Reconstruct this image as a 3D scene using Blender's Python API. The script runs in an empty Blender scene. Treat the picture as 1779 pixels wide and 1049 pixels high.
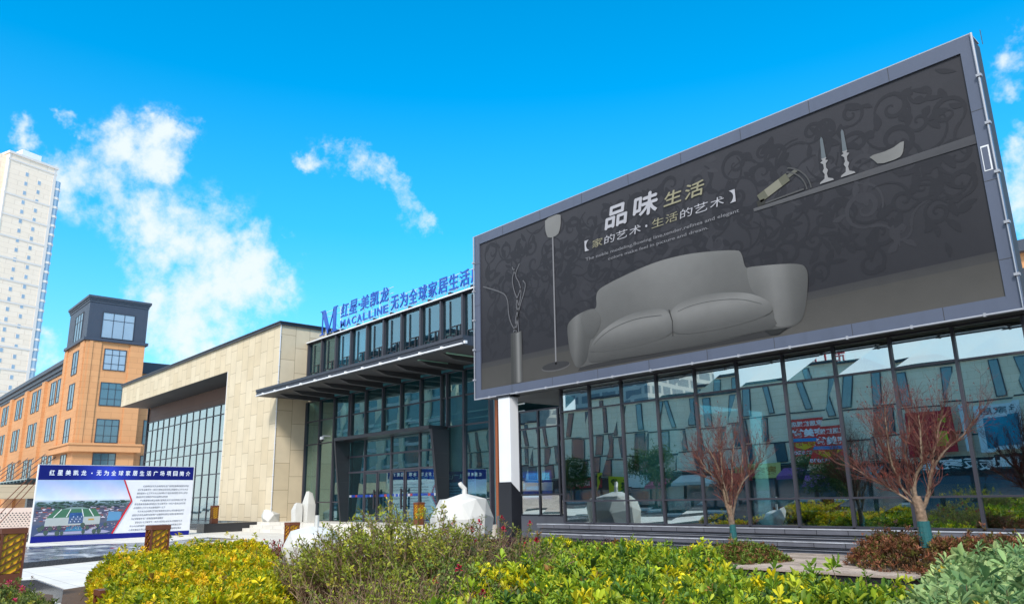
import bpy, math, random
import numpy as np
from mathutils import Matrix, Vector
from mathutils.geometry import delaunay_2d_cdt

S = bpy.context.scene
C = S.collection
random.seed(7)
RNG = np.random.default_rng(11)
R = math.radians

# ------------------------------------------------------------ camera
cam_d = bpy.data.cameras.new("camera")
cam = bpy.data.objects.new("camera", cam_d)
C.objects.link(cam)
cam_d.sensor_width = 36.0
cam_d.lens = 26.142
cam_d.shift_y = 14.52 / 1779
cam_d.clip_start = 0.1
cam_d.clip_end = 4000
_r = Vector((0.67436, 0.73812, -0.02054)); _u = Vector((0.19137, -0.14784, 0.97032)); _f = Vector((-0.71318, 0.65827, 0.24095))
M4 = Matrix.Identity(4)
for i in range(3):
    M4[i][0] = _r[i]; M4[i][1] = _u[i]; M4[i][2] = -_f[i]
M4.translation = (0, 0, 1.6)
cam.matrix_world = M4
S.camera = cam

# ------------------------------------------------------------ exposure
S.view_settings.view_transform = 'Standard'
S.view_settings.look = 'None'
S.view_settings.gamma = 1
S.view_settings.exposure = 1.12
S.cycles.max_bounces = 10
S.cycles.transparent_max_bounces = 16
S.cycles.glossy_bounces = 4
S.cycles.diffuse_bounces = 3
S.cycles.caustics_reflective = False
S.cycles.caustics_refractive = False
S.cycles.use_denoising = True

# ------------------------------------------------------------ sun
SUN = Vector((0.55, -0.70, 0.78)).normalized()
sun_d = bpy.data.lights.new("sun", 'SUN')
sun_d.energy = 1.7
sun_d.angle = R(12.0)
sun_d.color = (1.0, 0.93, 0.82)
sun = bpy.data.objects.new("sun", sun_d)
C.objects.link(sun)
sun.rotation_euler = SUN.to_track_quat('Z', 'Y').to_euler()

# ------------------------------------------------------------ sky with clouds
CLOUDS = [(-0.889, 0.208, 0.408, 0.029), (-0.915, 0.186, 0.359, 0.0378), (-0.917, 0.157, 0.366, 0.0252), (-0.916, 0.24, 0.323, 0.0339), (-0.907, 0.299, 0.297, 0.0552), (-0.897, 0.347, 0.274, 0.0571), (-0.929, 0.292, 0.227, 0.0571), (-0.87, 0.386, 0.305, 0.031), (-0.889, 0.374, 0.262, 0.0407), (-0.929, 0.316, 0.194, 0.0387), (-0.869, 0.245, 0.43, 0.0213), (-0.884, 0.249, 0.396, 0.0242), (-0.971, 0.176, 0.164, 0.0232), (-0.967, 0.166, 0.192, 0.0165), (-0.909, 0.123, 0.398, 0.0145), (-0.893, 0.157, 0.421, 0.0116), (-0.801, 0.424, 0.423, 0.0235), (-0.786, 0.457, 0.417, 0.0235), (-0.775, 0.486, 0.404, 0.0235), (-0.769, 0.508, 0.388, 0.0235), (-0.765, 0.529, 0.368, 0.025), (-0.757, 0.551, 0.351, 0.0176), (-0.81, 0.405, 0.424, 0.0146), (-0.156, 0.88, 0.448, 0.0216), (-0.171, 0.895, 0.412, 0.0189), (-0.185, 0.931, 0.315, 0.0297), (-0.189, 0.943, 0.272, 0.027), (-0.174, 0.921, 0.349, 0.023)]

def build_world():
    w = bpy.data.worlds.new("World")
    S.world = w
    w.use_nodes = True
    nt = w.node_tree
    nt.nodes.clear()
    N, L = nt.nodes.new, nt.links.new
    def math_node(op, a, b=None, c=None, clamp=False):
        n = N('ShaderNodeMath'); n.operation = op; n.use_clamp = clamp
        for i, v in enumerate((a, b, c)):
            if v is None: continue
            if isinstance(v, (int, float)): n.inputs[i].default_value = v
            else: L(v, n.inputs[i])
        return n.outputs[0]
    sky = N('ShaderNodeTexSky'); sky.sky_type = 'NISHITA'
    sky.sun_disc = False
    sky.sun_elevation = math.asin(SUN.z)
    sky.sun_rotation = math.atan2(SUN.x, SUN.y)
    sky.air_density = 1.0; sky.dust_density = 0.6; sky.ozone_density = 1.6
    tc = N('ShaderNodeTexCoord')
    d = tc.outputs['Generated']
    sep = N('ShaderNodeSeparateXYZ'); L(d, sep.inputs[0])
    hs = N('ShaderNodeHueSaturation'); hs.inputs['Saturation'].default_value = SKY_SAT; hs.inputs['Value'].default_value = SKY_VAL
    hs.inputs['Hue'].default_value = SKY_HUE
    L(sky.outputs[0], hs.inputs['Color'])
    # warped noise for the cloud edges
    n1 = N('ShaderNodeTexNoise'); n1.inputs['Scale'].default_value = 7.0; n1.inputs['Detail'].default_value = 9.0; n1.inputs['Roughness'].default_value = 0.62; n1.inputs['Distortion'].default_value = 0.35
    L(d, n1.inputs['Vector'])
    n2 = N('ShaderNodeTexNoise'); n2.inputs['Scale'].default_value = 34.0; n2.inputs['Detail'].default_value = 6.0; n2.inputs['Roughness'].default_value = 0.6
    L(d, n2.inputs['Vector'])
    nw = N('ShaderNodeTexNoise'); nw.inputs['Scale'].default_value = 13.0; nw.inputs['Detail'].default_value = 5.0; nw.inputs['Roughness'].default_value = 0.65
    L(d, nw.inputs['Vector'])
    sb = N('ShaderNodeVectorMath'); sb.operation = 'SUBTRACT'; L(nw.outputs['Color'], sb.inputs[0]); sb.inputs[1].default_value = (.5, .5, .5)
    sc = N('ShaderNodeVectorMath'); sc.operation = 'SCALE'; L(sb.outputs[0], sc.inputs[0]); sc.inputs['Scale'].default_value = 0.11
    dw = N('ShaderNodeVectorMath'); dw.operation = 'ADD'; L(d, dw.inputs[0]); L(sc.outputs[0], dw.inputs[1])
    total = None
    for (x, y, z, r) in CLOUDS:
        vm = N('ShaderNodeVectorMath'); vm.operation = 'DISTANCE'
        L(dw.outputs[0], vm.inputs[0]); vm.inputs[1].default_value = (x, y, z)
        mr = N('ShaderNodeMapRange'); mr.interpolation_type = 'SMOOTHSTEP'
        mr.inputs['From Min'].default_value = r * 1.9; mr.inputs['From Max'].default_value = -r * 0.35
        L(vm.outputs['Value'], mr.inputs['Value'])
        total = mr.outputs[0] if total is None else math_node('MAXIMUM', math_node('MULTIPLY', math_node('ADD', total, mr.outputs[0]), 0.72), math_node('MAXIMUM', total, mr.outputs[0]))
    nz = math_node('ADD', math_node('MULTIPLY', n1.outputs[0], 0.95), math_node('MULTIPLY', n2.outputs[0], 0.65))
    dens = math_node('ADD', math_node('MULTIPLY', total, 1.0), math_node('SUBTRACT', math_node('MULTIPLY', nz, 2.8), 2.36))
    gate = math_node('MULTIPLY', total, 4.0, clamp=True)
    mr2 = N('ShaderNodeMapRange'); mr2.interpolation_type = 'SMOOTHSTEP'
    mr2.inputs['From Min'].default_value = 0.0; mr2.inputs['From Max'].default_value = 1.15
    L(dens, mr2.inputs['Value'])
    cl = math_node('MULTIPLY', mr2.outputs[0], gate)
    # a wide bank of thin white cloud over the street side
    mr3 = N('ShaderNodeMapRange'); mr3.interpolation_type = 'SMOOTHSTEP'
    mr3.inputs['From Min'].default_value = 0.0; mr3.inputs['From Max'].default_value = -0.35
    L(sep.outputs['Y'], mr3.inputs['Value'])
    bank = math_node('MULTIPLY', mr3.outputs[0], math_node('ADD', math_node('MULTIPLY', n1.outputs[0], 0.8), 0.30), clamp=True)
    cl2 = math_node('MULTIPLY', cl, 0.97)
    # paler towards the horizon
    mr4 = N('ShaderNodeMapRange'); mr4.inputs['From Min'].default_value = 0.50; mr4.inputs['From Max'].default_value = 0.10
    L(sep.outputs['Z'], mr4.inputs['Value'])
    hz = N('ShaderNodeMix'); hz.data_type = 'RGBA'
    L(math_node('MULTIPLY', mr4.outputs[0], HZ_MIX), hz.inputs['Factor'])
    L(hs.outputs[0], hz.inputs['A']); hz.inputs['B'].default_value = HZ_COL
    mix = N('ShaderNodeMix'); mix.data_type = 'RGBA'
    L(cl2, mix.inputs['Factor'])
    L(hz.outputs['Result'], mix.inputs['A'])
    mix.inputs['B'].default_value = CLOUD_COL
    mr5 = N('ShaderNodeMapRange'); mr5.interpolation_type = 'SMOOTHSTEP'  # unseen overhead cloud cover, added as soft fill light
    mr5.inputs['From Min'].default_value = 0.74; mr5.inputs['From Max'].default_value = 0.92
    L(sep.outputs['Z'], mr5.inputs['Value'])
    bank = math_node('MAXIMUM', bank, math_node('MULTIPLY', mr5.outputs[0], math_node('ADD', math_node('MULTIPLY', n1.outputs[0], 0.8), 0.35), clamp=True))
    mixb = N('ShaderNodeMix'); mixb.data_type = 'RGBA'
    L(bank, mixb.inputs['Factor']); L(mix.outputs['Result'], mixb.inputs['A']); mixb.inputs['B'].default_value = BANK_COL
    bg = N('ShaderNodeBackground'); bg.inputs['Strength'].default_value = 0.15
    L(mixb.outputs['Result'], bg.inputs['Color'])
    out = N('ShaderNodeOutputWorld'); L(bg.outputs[0], out.inputs['Surface'])
    w.cycles.sampling_method = 'MANUAL'; w.cycles.sample_map_resolution = 512

SKY_SAT, SKY_VAL, SKY_HUE = 1.6, 0.92, 0.486
HZ_MIX, HZ_COL = 0.55, (0.7, 1.95, 3.1, 1)
CLOUD_COL = (2.75, 3.05, 3.2, 1)
BANK_COL = (4.0, 4.25, 4.4, 1)  # brighter than the visible clouds, for soft fill light
build_world()

# ------------------------------------------------------------ helpers
def lin(r, g, b):
    f = lambda c: (c / 255) / 12.92 if c <= 10 else (((c / 255) + 0.055) / 1.055) ** 2.4
    return (f(r), f(g), f(b), 1.0)

def loc_of(o):
    v = Vector((0, 0, 0))
    while o is not None:
        v += o.location; o = o.parent
    return v

class MB:
    """collects shapes; build() links them as one mesh object"""
    def __init__(s): s.v = []; s.f = []; s.c = []
    def add(s, verts, faces, col=None):
        n = len(s.v)
        s.v += [tuple(p) for p in verts]
        s.f += [tuple(i + n for i in f) for f in faces]
        if col is not None: s.c += (list(col) if isinstance(col, list) else [col] * len(verts))
        return s
    def box(s, x0, x1, y0, y1, z0, z1, col=None):
        v = [(x0, y0, z0), (x1, y0, z0), (x1, y1, z0), (x0, y1, z0), (x0, y0, z1), (x1, y0, z1), (x1, y1, z1), (x0, y1, z1)]
        return s.add(v, [(3, 2, 1, 0), (4, 5, 6, 7), (0, 1, 5, 4), (1, 2, 6, 5), (2, 3, 7, 6), (3, 0, 4, 7)], col)
    def prism(s, poly, axis, a, b, col=None):
        """2D polygon swept along axis 'x','y' or 'z' from a to b"""
        n = len(poly)
        def P(p, t):
            return (t, p[0], p[1]) if axis == 'x' else (p[0], t, p[1]) if axis == 'y' else (p[0], p[1], t)
        v = [P(p, a) for p in poly] + [P(p, b) for p in poly]
        f = [tuple(range(n)), tuple(range(2 * n - 1, n - 1, -1))] + [((i + 1) % n, i, n + i, n + (i + 1) % n) for i in range(n)]
        return s.add(v, f, col)
    def tube(s, pts, rad, n=6, col=None, cap=True):
        pts = [Vector(p) for p in pts]
        if not isinstance(rad, (list, tuple)): rad = [rad] * len(pts)
        V = []; F = []
        prev = None
        for i, p in enumerate(pts):
            t = (pts[min(i + 1, len(pts) - 1)] - pts[max(i - 1, 0)]).normalized()
            a = t.orthogonal().normalized() if prev is None else (prev - t * prev.dot(t)).normalized()
            prev = a; b = t.cross(a)
            for k in range(n):
                w = 2 * math.pi * k / n
                V.append(p + (a * math.cos(w) + b * math.sin(w)) * rad[i])
            if i:
                for k in range(n):
                    F.append(((i - 1) * n + k, (i - 1) * n + (k + 1) % n, i * n + (k + 1) % n, i * n + k))
        if cap:
            F.append(tuple(range(n - 1, -1, -1))); F.append(tuple((len(pts) - 1) * n + k for k in range(n)))
        return s.add(V, F, col)
    def sphere(s, c, r, seg=12, rings=8, col=None, sz=1.0):
        V = []; F = []
        for i in range(rings + 1):
            a = math.pi * i / rings
            for k in range(seg):
                w = 2 * math.pi * k / seg
                V.append((c[0] + r * math.sin(a) * math.cos(w), c[1] + r * math.sin(a) * math.sin(w), c[2] + r * sz * math.cos(a)))
        for i in range(rings):
            for k in range(seg):
                F.append((i * seg + k, (i + 1) * seg + k, (i + 1) * seg + (k + 1) % seg, i * seg + (k + 1) % seg))
        return s.add(V, F, col)
    def build(s, name, mat, parent=None, smooth=False, local=False, bevel=0):
        o0 = Vector((0, 0, 0)) if (parent is None or local) else loc_of(parent)
        me = bpy.data.meshes.new(name)
        me.from_pydata([(p[0] - o0.x, p[1] - o0.y, p[2] - o0.z) for p in s.v], [], s.f)
        if s.c:
            at = me.color_attributes.new('Col', 'FLOAT_COLOR', 'POINT')
            at.data.foreach_set('color', np.array([(c[0], c[1], c[2], 1.0) for c in s.c], dtype=np.float32).ravel())
        me.update()
        o = bpy.data.objects.new(name, me)
        C.objects.link(o)
        if mat: me.materials.append(mat)
        if parent is not None: o.parent = parent
        if smooth: me.polygons.foreach_set('use_smooth', [True] * len(me.polygons))
        if bevel:
            m = o.modifiers.new('bevel', 'BEVEL'); m.width = bevel; m.segments = 2; m.limit_method = 'ANGLE'
        return o

def tag(o, label=None, cat=None, group=None, kind=None):
    if label: o['label'] = label
    if cat: o['category'] = cat
    if group: o['group'] = group
    if kind: o['kind'] = kind
    return o

def empty(name, loc, label=None, cat=None, group=None, rz=0):
    o = bpy.data.objects.new(name, None)
    C.objects.link(o)
    o.location = loc; o.rotation_euler = (0, 0, rz)
    o.empty_display_size = 0.2
    return tag(o, label, cat, group)

def copy_tree(o, parent=None):
    c = o.copy(); C.objects.link(c); c.parent = parent
    for ch in list(o.children): copy_tree(ch, c)
    return c

_txt = {}
def text_mb(body, x0, x1, z0, z1, y=0.0, thick=0.002, bold=0.0, shear=0.0, mb=None, col=None, keep=False, heavy=0.0):
    """lettering fitted into x0..x1, z0..z1, facing -y"""
    key = (body, bold, shear)
    if key not in _txt:
        cu = bpy.data.curves.new('text', 'FONT'); cu.body = body; cu.resolution_u = 3; cu.offset = bold; cu.shear = shear; cu.fill_mode = 'FRONT'
        o = bpy.data.objects.new('text', cu); C.objects.link(o)
        dg = bpy.context.evaluated_depsgraph_get()
        me = bpy.data.meshes.new_from_object(o.evaluated_get(dg))
        v = [tuple(q.co) for q in me.vertices]; f = [tuple(p.vertices) for p in me.polygons]
        bpy.data.objects.remove(o); bpy.data.curves.remove(cu); bpy.data.meshes.remove(me)
        _txt[key] = (v, f)
    v, f = _txt[key]
    xs = [p[0] for p in v]; ys = [p[1] for p in v]
    ax, bx, ay, by = min(xs), max(xs), min(ys), max(ys)
    sx = (x1 - x0) / (bx - ax); sz = (z1 - z0) / (by - ay)
    if keep: sx = sz = min(sx, sz)
    P = [(x0 + (p[0] - ax) * sx, y, z0 + (p[1] - ay) * sz) for p in v]
    mb = mb or MB()
    if thick <= 0.003:
        mb.add(P, f, col)
        e = heavy * (z1 - z0)
        if e:
            for q_, (a_, b_) in enumerate(((e, 0), (-e, 0), (0, e), (0, -e))):
                mb.add([(p[0] + a_, p[1] - 0.0004 * (q_ + 1), p[2] + b_) for p in P], f, col)
    else:
        n = len(P)
        E = {}
        for q in f:
            for i in range(len(q)):
                a, b = q[i], q[(i + 1) % len(q)]
                E[(a, b)] = 1
        F = list(f) + [tuple(i + n for i in reversed(q)) for q in f]
        for (a, b) in E:
            if (b, a) not in E: F.append((b, a, a + n, b + n))
        mb.add(P + [(p[0], p[1] + thick, p[2]) for p in P], F, col)
    return mb

# ------------------------------------------------------------ materials
def nodes_of(m):
    m.use_nodes = True
    nt = m.node_tree
    return nt, nt.nodes['Principled BSDF'], nt.nodes.new, nt.links.new

def mat(name, col, rough=0.6, metal=0.0, var=0.12, scale=1.5, bump=0.0, bscale=30.0, spec=0.5, dirt=0.0):
    """procedural: a base colour with noise variation, roughness variation and an optional fine bump"""
    m = bpy.data.materials.new(name)
    nt, b, N, L = nodes_of(m)
    g = N('ShaderNodeNewGeometry')
    n = N('ShaderNodeTexNoise'); n.inputs['Scale'].default_value = scale; n.inputs['Detail'].default_value = 5
    L(g.outputs['Position'], n.inputs['Vector'])
    mx = N('ShaderNodeMix'); mx.data_type = 'RGBA'
    mx.inputs['A'].default_value = tuple(c * (1 - var) for c in col[:3]) + (1,)
    mx.inputs['B'].default_value = tuple(min(1, c * (1 + var)) for c in col[:3]) + (1,)
    L(n.outputs[0], mx.inputs['Factor'])
    src = mx.outputs['Result']
    if dirt:
        mp = N('ShaderNodeMapping'); mp.inputs['Scale'].default_value = (2.2, 2.2, 0.22)
        L(g.outputs['Position'], mp.inputs['Vector'])
        n3 = N('ShaderNodeTexNoise'); n3.inputs['Scale'].default_value = 1.7; n3.inputs['Detail'].default_value = 6
        L(mp.outputs[0], n3.inputs['Vector'])
        rp = N('ShaderNodeMapRange'); rp.inputs['From Min'].default_value = 0.52; rp.inputs['From Max'].default_value = 0.78
        rp.inputs['To Max'].default_value = dirt
        L(n3.outputs[0], rp.inputs['Value'])
        m2 = N('ShaderNodeMix'); m2.data_type = 'RGBA'
        L(rp.outputs[0], m2.inputs['Factor']); L(src, m2.inputs['A'])
        m2.inputs['B'].default_value = tuple(c * 0.45 for c in col[:3]) + (1,)
        src = m2.outputs['Result']
    L(src, b.inputs['Base Color'])
    mr = N('ShaderNodeMapRange'); mr.inputs['To Min'].default_value = max(0, rough - 0.1); mr.inputs['To Max'].default_value = min(1, rough + 0.1)
    L(n.outputs[0], mr.inputs['Value']); L(mr.outputs[0], b.inputs['Roughness'])
    b.inputs['Metallic'].default_value = metal
    b.inputs['Specular IOR Level'].default_value = spec
    if bump:
        n2 = N('ShaderNodeTexNoise'); n2.inputs['Scale'].default_value = bscale; n2.inputs['Detail'].default_value = 4
        L(g.outputs['Position'], n2.inputs['Vector'])
        bp = N('ShaderNodeBump'); bp.inputs['Strength'].default_value = bump; bp.inputs['Distance'].default_value = 0.02
        L(n2.outputs[0], bp.inputs['Height']); L(bp.outputs[0], b.inputs['Normal'])
    return m

def tiles_mat(name, c1, c2, cm, bw, rh, mortar, vertical=True, rough=0.7, bias=0.0, offset=0.5, mixv=0.5):
    """stone or metal panels: joints by a brick pattern in world position (works on faces of constant x or y)"""
    m = bpy.data.materials.new(name)
    nt, b, N, L = nodes_of(m)
    g = N('ShaderNodeNewGeometry')
    sp = N('ShaderNodeSeparateXYZ'); L(g.outputs['Position'], sp.inputs[0])
    ad = N('ShaderNodeMath'); ad.operation = 'ADD'; L(sp.outputs['X'], ad.inputs[0]); L(sp.outputs['Y'], ad.inputs[1])
    cb = N('ShaderNodeCombineXYZ')
    if vertical == 'floor': L(sp.outputs['X'], cb.inputs['X']); L(sp.outputs['Y'], cb.inputs['Y'])
    elif vertical: L(sp.outputs['Z'], cb.inputs['X']); L(ad.outputs[0], cb.inputs['Y'])
    else: L(ad.outputs[0], cb.inputs['X']); L(sp.outputs['Z'], cb.inputs['Y'])
    br = N('ShaderNodeTexBrick'); br.inputs['Scale'].default_value = 1.0
    br.inputs['Brick Width'].default_value = bw; br.inputs['Row Height'].default_value = rh
    br.inputs['Mortar Size'].default_value = mortar; br.inputs['Mortar Smooth'].default_value = 0.1; br.inputs['Bias'].default_value = bias
    br.offset = offset
    br.inputs['Color1'].default_value = c1; br.inputs['Color2'].default_value = c2; br.inputs['Mortar'].default_value = cm
    L(cb.outputs[0], br.inputs['Vector'])
    n = N('ShaderNodeTexNoise'); n.inputs['Scale'].default_value = 0.9; n.inputs['Detail'].default_value = 7; n.inputs['Roughness'].default_value = 0.6
    L(g.outputs['Position'], n.inputs['Vector'])
    mr = N('ShaderNodeMapRange'); mr.inputs['To Min'].default_value = 1 - 0.35 * mixv; mr.inputs['To Max'].default_value = 1 + 0.35 * mixv
    L(n.outputs[0], mr.inputs['Value'])
    mul = N('ShaderNodeVectorMath'); mul.operation = 'SCALE'
    L(br.outputs['Color'], mul.inputs[0]); L(mr.outputs[0], mul.inputs['Scale'])
    L(mul.outputs[0], b.inputs['Base Color'])
    b.inputs['Roughness'].default_value = rough
    bp = N('ShaderNodeBump'); bp.inputs['Strength'].default_value = 0.35; bp.inputs['Distance'].default_value = 0.01; bp.invert = True
    L(br.outputs['Fac'], bp.inputs['Height']); L(bp.outputs[0], b.inputs['Normal'])
    return m

def glass_mat(name, tint, refl=0.30, wave=0.004, wscale=0.55, gl=(0.86, 0.97, 0.97, 1)):
    """coated float glass: part mirror, part tinted see-through, surface slightly wavy"""
    m = bpy.data.materials.new(name); m.use_nodes = True
    nt = m.node_tree; nt.nodes.clear(); N, L = nt.nodes.new, nt.links.new
    g = N('ShaderNodeNewGeometry')
    mp = N('ShaderNodeMapping'); mp.inputs['Scale'].default_value = (1.0, 1.0, 0.55); L(g.outputs['Position'], mp.inputs['Vector'])
    n = N('ShaderNodeTexNoise'); n.inputs['Scale'].default_value = wscale; n.inputs['Detail'].default_value = 1.2
    L(mp.outputs[0], n.inputs['Vector'])
    bp = N('ShaderNodeBump'); bp.inputs['Strength'].default_value = 1.0; bp.inputs['Distance'].default_value = wave
    L(n.outputs[0], bp.inputs['Height'])
    t = N('ShaderNodeBsdfTransparent'); t.inputs['Color'].default_value = tint
    gs = N('ShaderNodeBsdfGlossy'); gs.inputs['Roughness'].default_value = 0.006; gs.inputs['Color'].default_value = gl
    L(bp.outputs[0], gs.inputs['Normal'])
    lw = N('ShaderNodeLayerWeight'); lw.inputs['Blend'].default_value = 0.5
    pw = N('ShaderNodeMath'); pw.operation = 'POWER'; L(lw.outputs['Facing'], pw.inputs[0]); pw.inputs[1].default_value = 4.0
    mr = N('ShaderNodeMapRange'); mr.inputs['To Min'].default_value = refl; mr.inputs['To Max'].default_value = 1.0
    L(pw.outputs[0], mr.inputs['Value'])
    mx = N('ShaderNodeMixShader'); L(mr.outputs[0], mx.inputs[0]); L(t.outputs[0], mx.inputs[1]); L(gs.outputs[0], mx.inputs[2])
    o = N('ShaderNodeOutputMaterial'); L(mx.outputs[0], o.inputs['Surface'])
    return m

def paint_mat(name, rough=0.6, spec=0.3, trans=0.0, emit=0.0, var=0.12, nsc=3.0, bump=0.0):
    """takes its colours from the mesh (printed pictures, leaves)"""
    m = bpy.data.materials.new(name)
    nt, b, N, L = nodes_of(m)
    a = N('ShaderNodeAttribute'); a.attribute_name = 'Col'
    n = N('ShaderNodeTexNoise'); n.inputs['Scale'].default_value = nsc; n.inputs['Detail'].default_value = 5
    g = N('ShaderNodeNewGeometry'); L(g.outputs['Position'], n.inputs['Vector'])
    mr = N('ShaderNodeMapRange'); mr.inputs['To Min'].default_value = 1 - var; mr.inputs['To Max'].default_value = 1 + var
    mr.inputs['From Min'].default_value = .25; mr.inputs['From Max'].default_value = .75
    L(n.outputs[0], mr.inputs['Value'])
    if bump:
        bp = N('ShaderNodeBump'); bp.inputs['Strength'].default_value = bump; bp.inputs['Distance'].default_value = .02
        L(n.outputs[0], bp.inputs['Height']); L(bp.outputs[0], b.inputs['Normal'])
    sc = N('ShaderNodeVectorMath'); sc.operation = 'SCALE'; L(a.outputs['Color'], sc.inputs[0]); L(mr.outputs[0], sc.inputs['Scale'])
    L(sc.outputs[0], b.inputs['Base Color'])
    b.inputs['Roughness'].default_value = rough; b.inputs['Specular IOR Level'].default_value = spec
    if emit:
        L(sc.outputs[0], b.inputs['Emission Color']); b.inputs['Emission Strength'].default_value = emit
    if trans:
        tr = N('ShaderNodeBsdfTranslucent'); L(sc.outputs[0], tr.inputs['Color'])
        mx = N('ShaderNodeMixShader'); mx.inputs[0].default_value = trans
        L(b.outputs[0], mx.inputs[1]); L(tr.outputs[0], mx.inputs[2])
        L(mx.outputs[0], nt.nodes['Material Output'].inputs['Surface'])
    return m

M = {}
M['dark_metal'] = mat('dark_metal', lin(46, 49, 58), 0.42, 0.0, 0.12, 0.8, spec=0.5)
M['mullion'] = mat('mullion_metal', lin(58, 58, 68), 0.4, 0.0, 0.1, 0.8)
M['fascia'] = mat('fascia_panel', lin(54, 58, 69), 0.45, 0.0, 0.12, 0.5)
M['soffit'] = mat('soffit_panel', lin(56, 57, 61), 0.6, 0.0, 0.1, 0.5)
M['frame_blue'] = mat('billboard_frame', lin(82, 90, 110), 0.45, 0.0, 0.08, 0.7, dirt=0.22)
M['white'] = mat('white_paint', lin(225, 228, 234), 0.45, 0.0, 0.05, 1.2, dirt=0.08)
M['white_grp'] = mat('white_resin', lin(204, 204, 201), 0.5, 0.0, 0.06, 2.0, dirt=0.24)
M['cream_stone'] = tiles_mat('cream_stone', lin(212, 199, 174), lin(202, 187, 159), lin(150, 134, 110), 1.42, 0.86, 0.012, True, 0.75, mixv=0.5)
M['coping'] = mat('coping_metal', lin(54, 56, 66), 0.4)
M['brown_band'] = tiles_mat('brown_panel', lin(112, 86, 76), lin(104, 80, 72), lin(70, 54, 48), 2.6, 0.62, 0.008, False, 0.6, mixv=0.2)
M['orange'] = tiles_mat('orange_render', lin(212, 156, 108), lin(206, 150, 103), lin(176, 124, 84), 2.2, 0.62, 0.012, False, 0.8, mixv=0.25)
M['orange_plain'] = mat('orange_trim', lin(211, 155, 108), 0.8, var=0.08)
M['slate_metal'] = mat('slate_panel', lin(60, 68, 84), 0.5, var=0.06)
M['cornice'] = mat('cornice_metal', lin(62, 70, 84), 0.5, var=0.06)
M['glass'] = glass_mat('coated_glass', (0.36, 0.58, 0.60, 1), 0.50, 0.0055, 0.5, (0.88, 0.97, 0.97, 1))
M['glass_entr'] = glass_mat('entrance_glass', (0.48, 0.72, 0.74, 1), 0.24, 0.0045, 0.6, (0.72, 0.95, 0.96, 1))
M['glass_up'] = glass_mat('upper_glass', (0.40, 0.66, 0.72, 1), 0.22, 0.004, 0.6, (0.62, 0.88, 0.98, 1))
M['glass_cw'] = glass_mat('pale_glass', (0.2, 0.35, 0.37, 1), 0.40, 0.003, 0.5)
M['far_glass'] = mat('far_window_glass', lin(70, 96, 110), 0.06, 0.0, 0.25, 0.6, spec=1.6)
M['granite'] = mat('dark_granite', lin(62, 63, 68), 0.28, var=0.2, scale=14)
M['black_granite'] = mat('black_granite', lin(38, 39, 44), 0.22, var=0.2, scale=10)
M['plinth'] = mat('plinth_slate', lin(100, 102, 112), 0.32, var=0.22, scale=3.0, dirt=0.3)
M['rust'] = mat('rust_steel', lin(104, 56, 34), 0.6, var=0.2, scale=6, bump=0.1)
M['gold'] = mat('amber_panel', lin(240, 178, 26), 0.5, var=0.12, scale=8)
M['wood_post'] = mat('terracotta_post', lin(150, 84, 52), 0.55, var=0.1)
M['black_panel'] = mat('black_panel', lin(34, 36, 43), 0.4, var=0.1)
M['interior'] = mat('interior_wall', lin(88, 132, 138), 0.8, var=0.15)
M['interior_floor'] = mat('interior_floor', lin(120, 122, 118), 0.25, var=0.12)
M['column'] = mat('column_paint', lin(200, 206, 204), 0.6, var=0.05)
M['blue_letter'] = mat('blue_letter', lin(34, 86, 180), 0.35, var=0.08)
M['leaf'] = paint_mat('leaf', 0.5, 0.35, 0.3, var=.3, nsc=4.0)
M['print'] = paint_mat('printed_vinyl', 0.5, 0.3, var=.05)
M['twig'] = paint_mat('twig_bark', 0.85, 0.2, var=.42, nsc=22.0, bump=.9)
M['plank'] = paint_mat('weathered_plank', 0.8, 0.2, var=.25, nsc=5.0)
M['bark'] = mat('bark', lin(148, 128, 110), 0.85, var=0.3, scale=9, bump=0.5, bscale=40)
M['soil'] = mat('soil', lin(86, 66, 50), 0.95, var=0.35, scale=5, bump=0.6, bscale=25)
M['paving'] = tiles_mat('plaza_stone', lin(222, 218, 210), lin(210, 206, 198), lin(140, 136, 130), 1.2, 0.6, 0.010, 'floor', 0.55, mixv=0.55)
M['teal_wrap'] = mat('teal_wrap', lin(24, 88, 92), 0.75, var=0.2, scale=14, bump=0.5, bscale=60)
M['rail'] = mat('edge_rail', lin(158, 162, 172), .4, dirt=.2)
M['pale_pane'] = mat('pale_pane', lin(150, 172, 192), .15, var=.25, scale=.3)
M['deck'] = mat('deck_wood', lin(168, 158, 150), 0.75, var=0.22, scale=4, bump=0.2, bscale=30)
# ------------------------------------------------------------ ground and paving
def structure(name, mb, m, **k):
    return tag(mb.build(name, m, **k), kind='structure')

def poly_slab(name, pts, z0, z1, m):
    return structure(name, MB().prism(pts, 'z', z0, z1), m)

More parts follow.
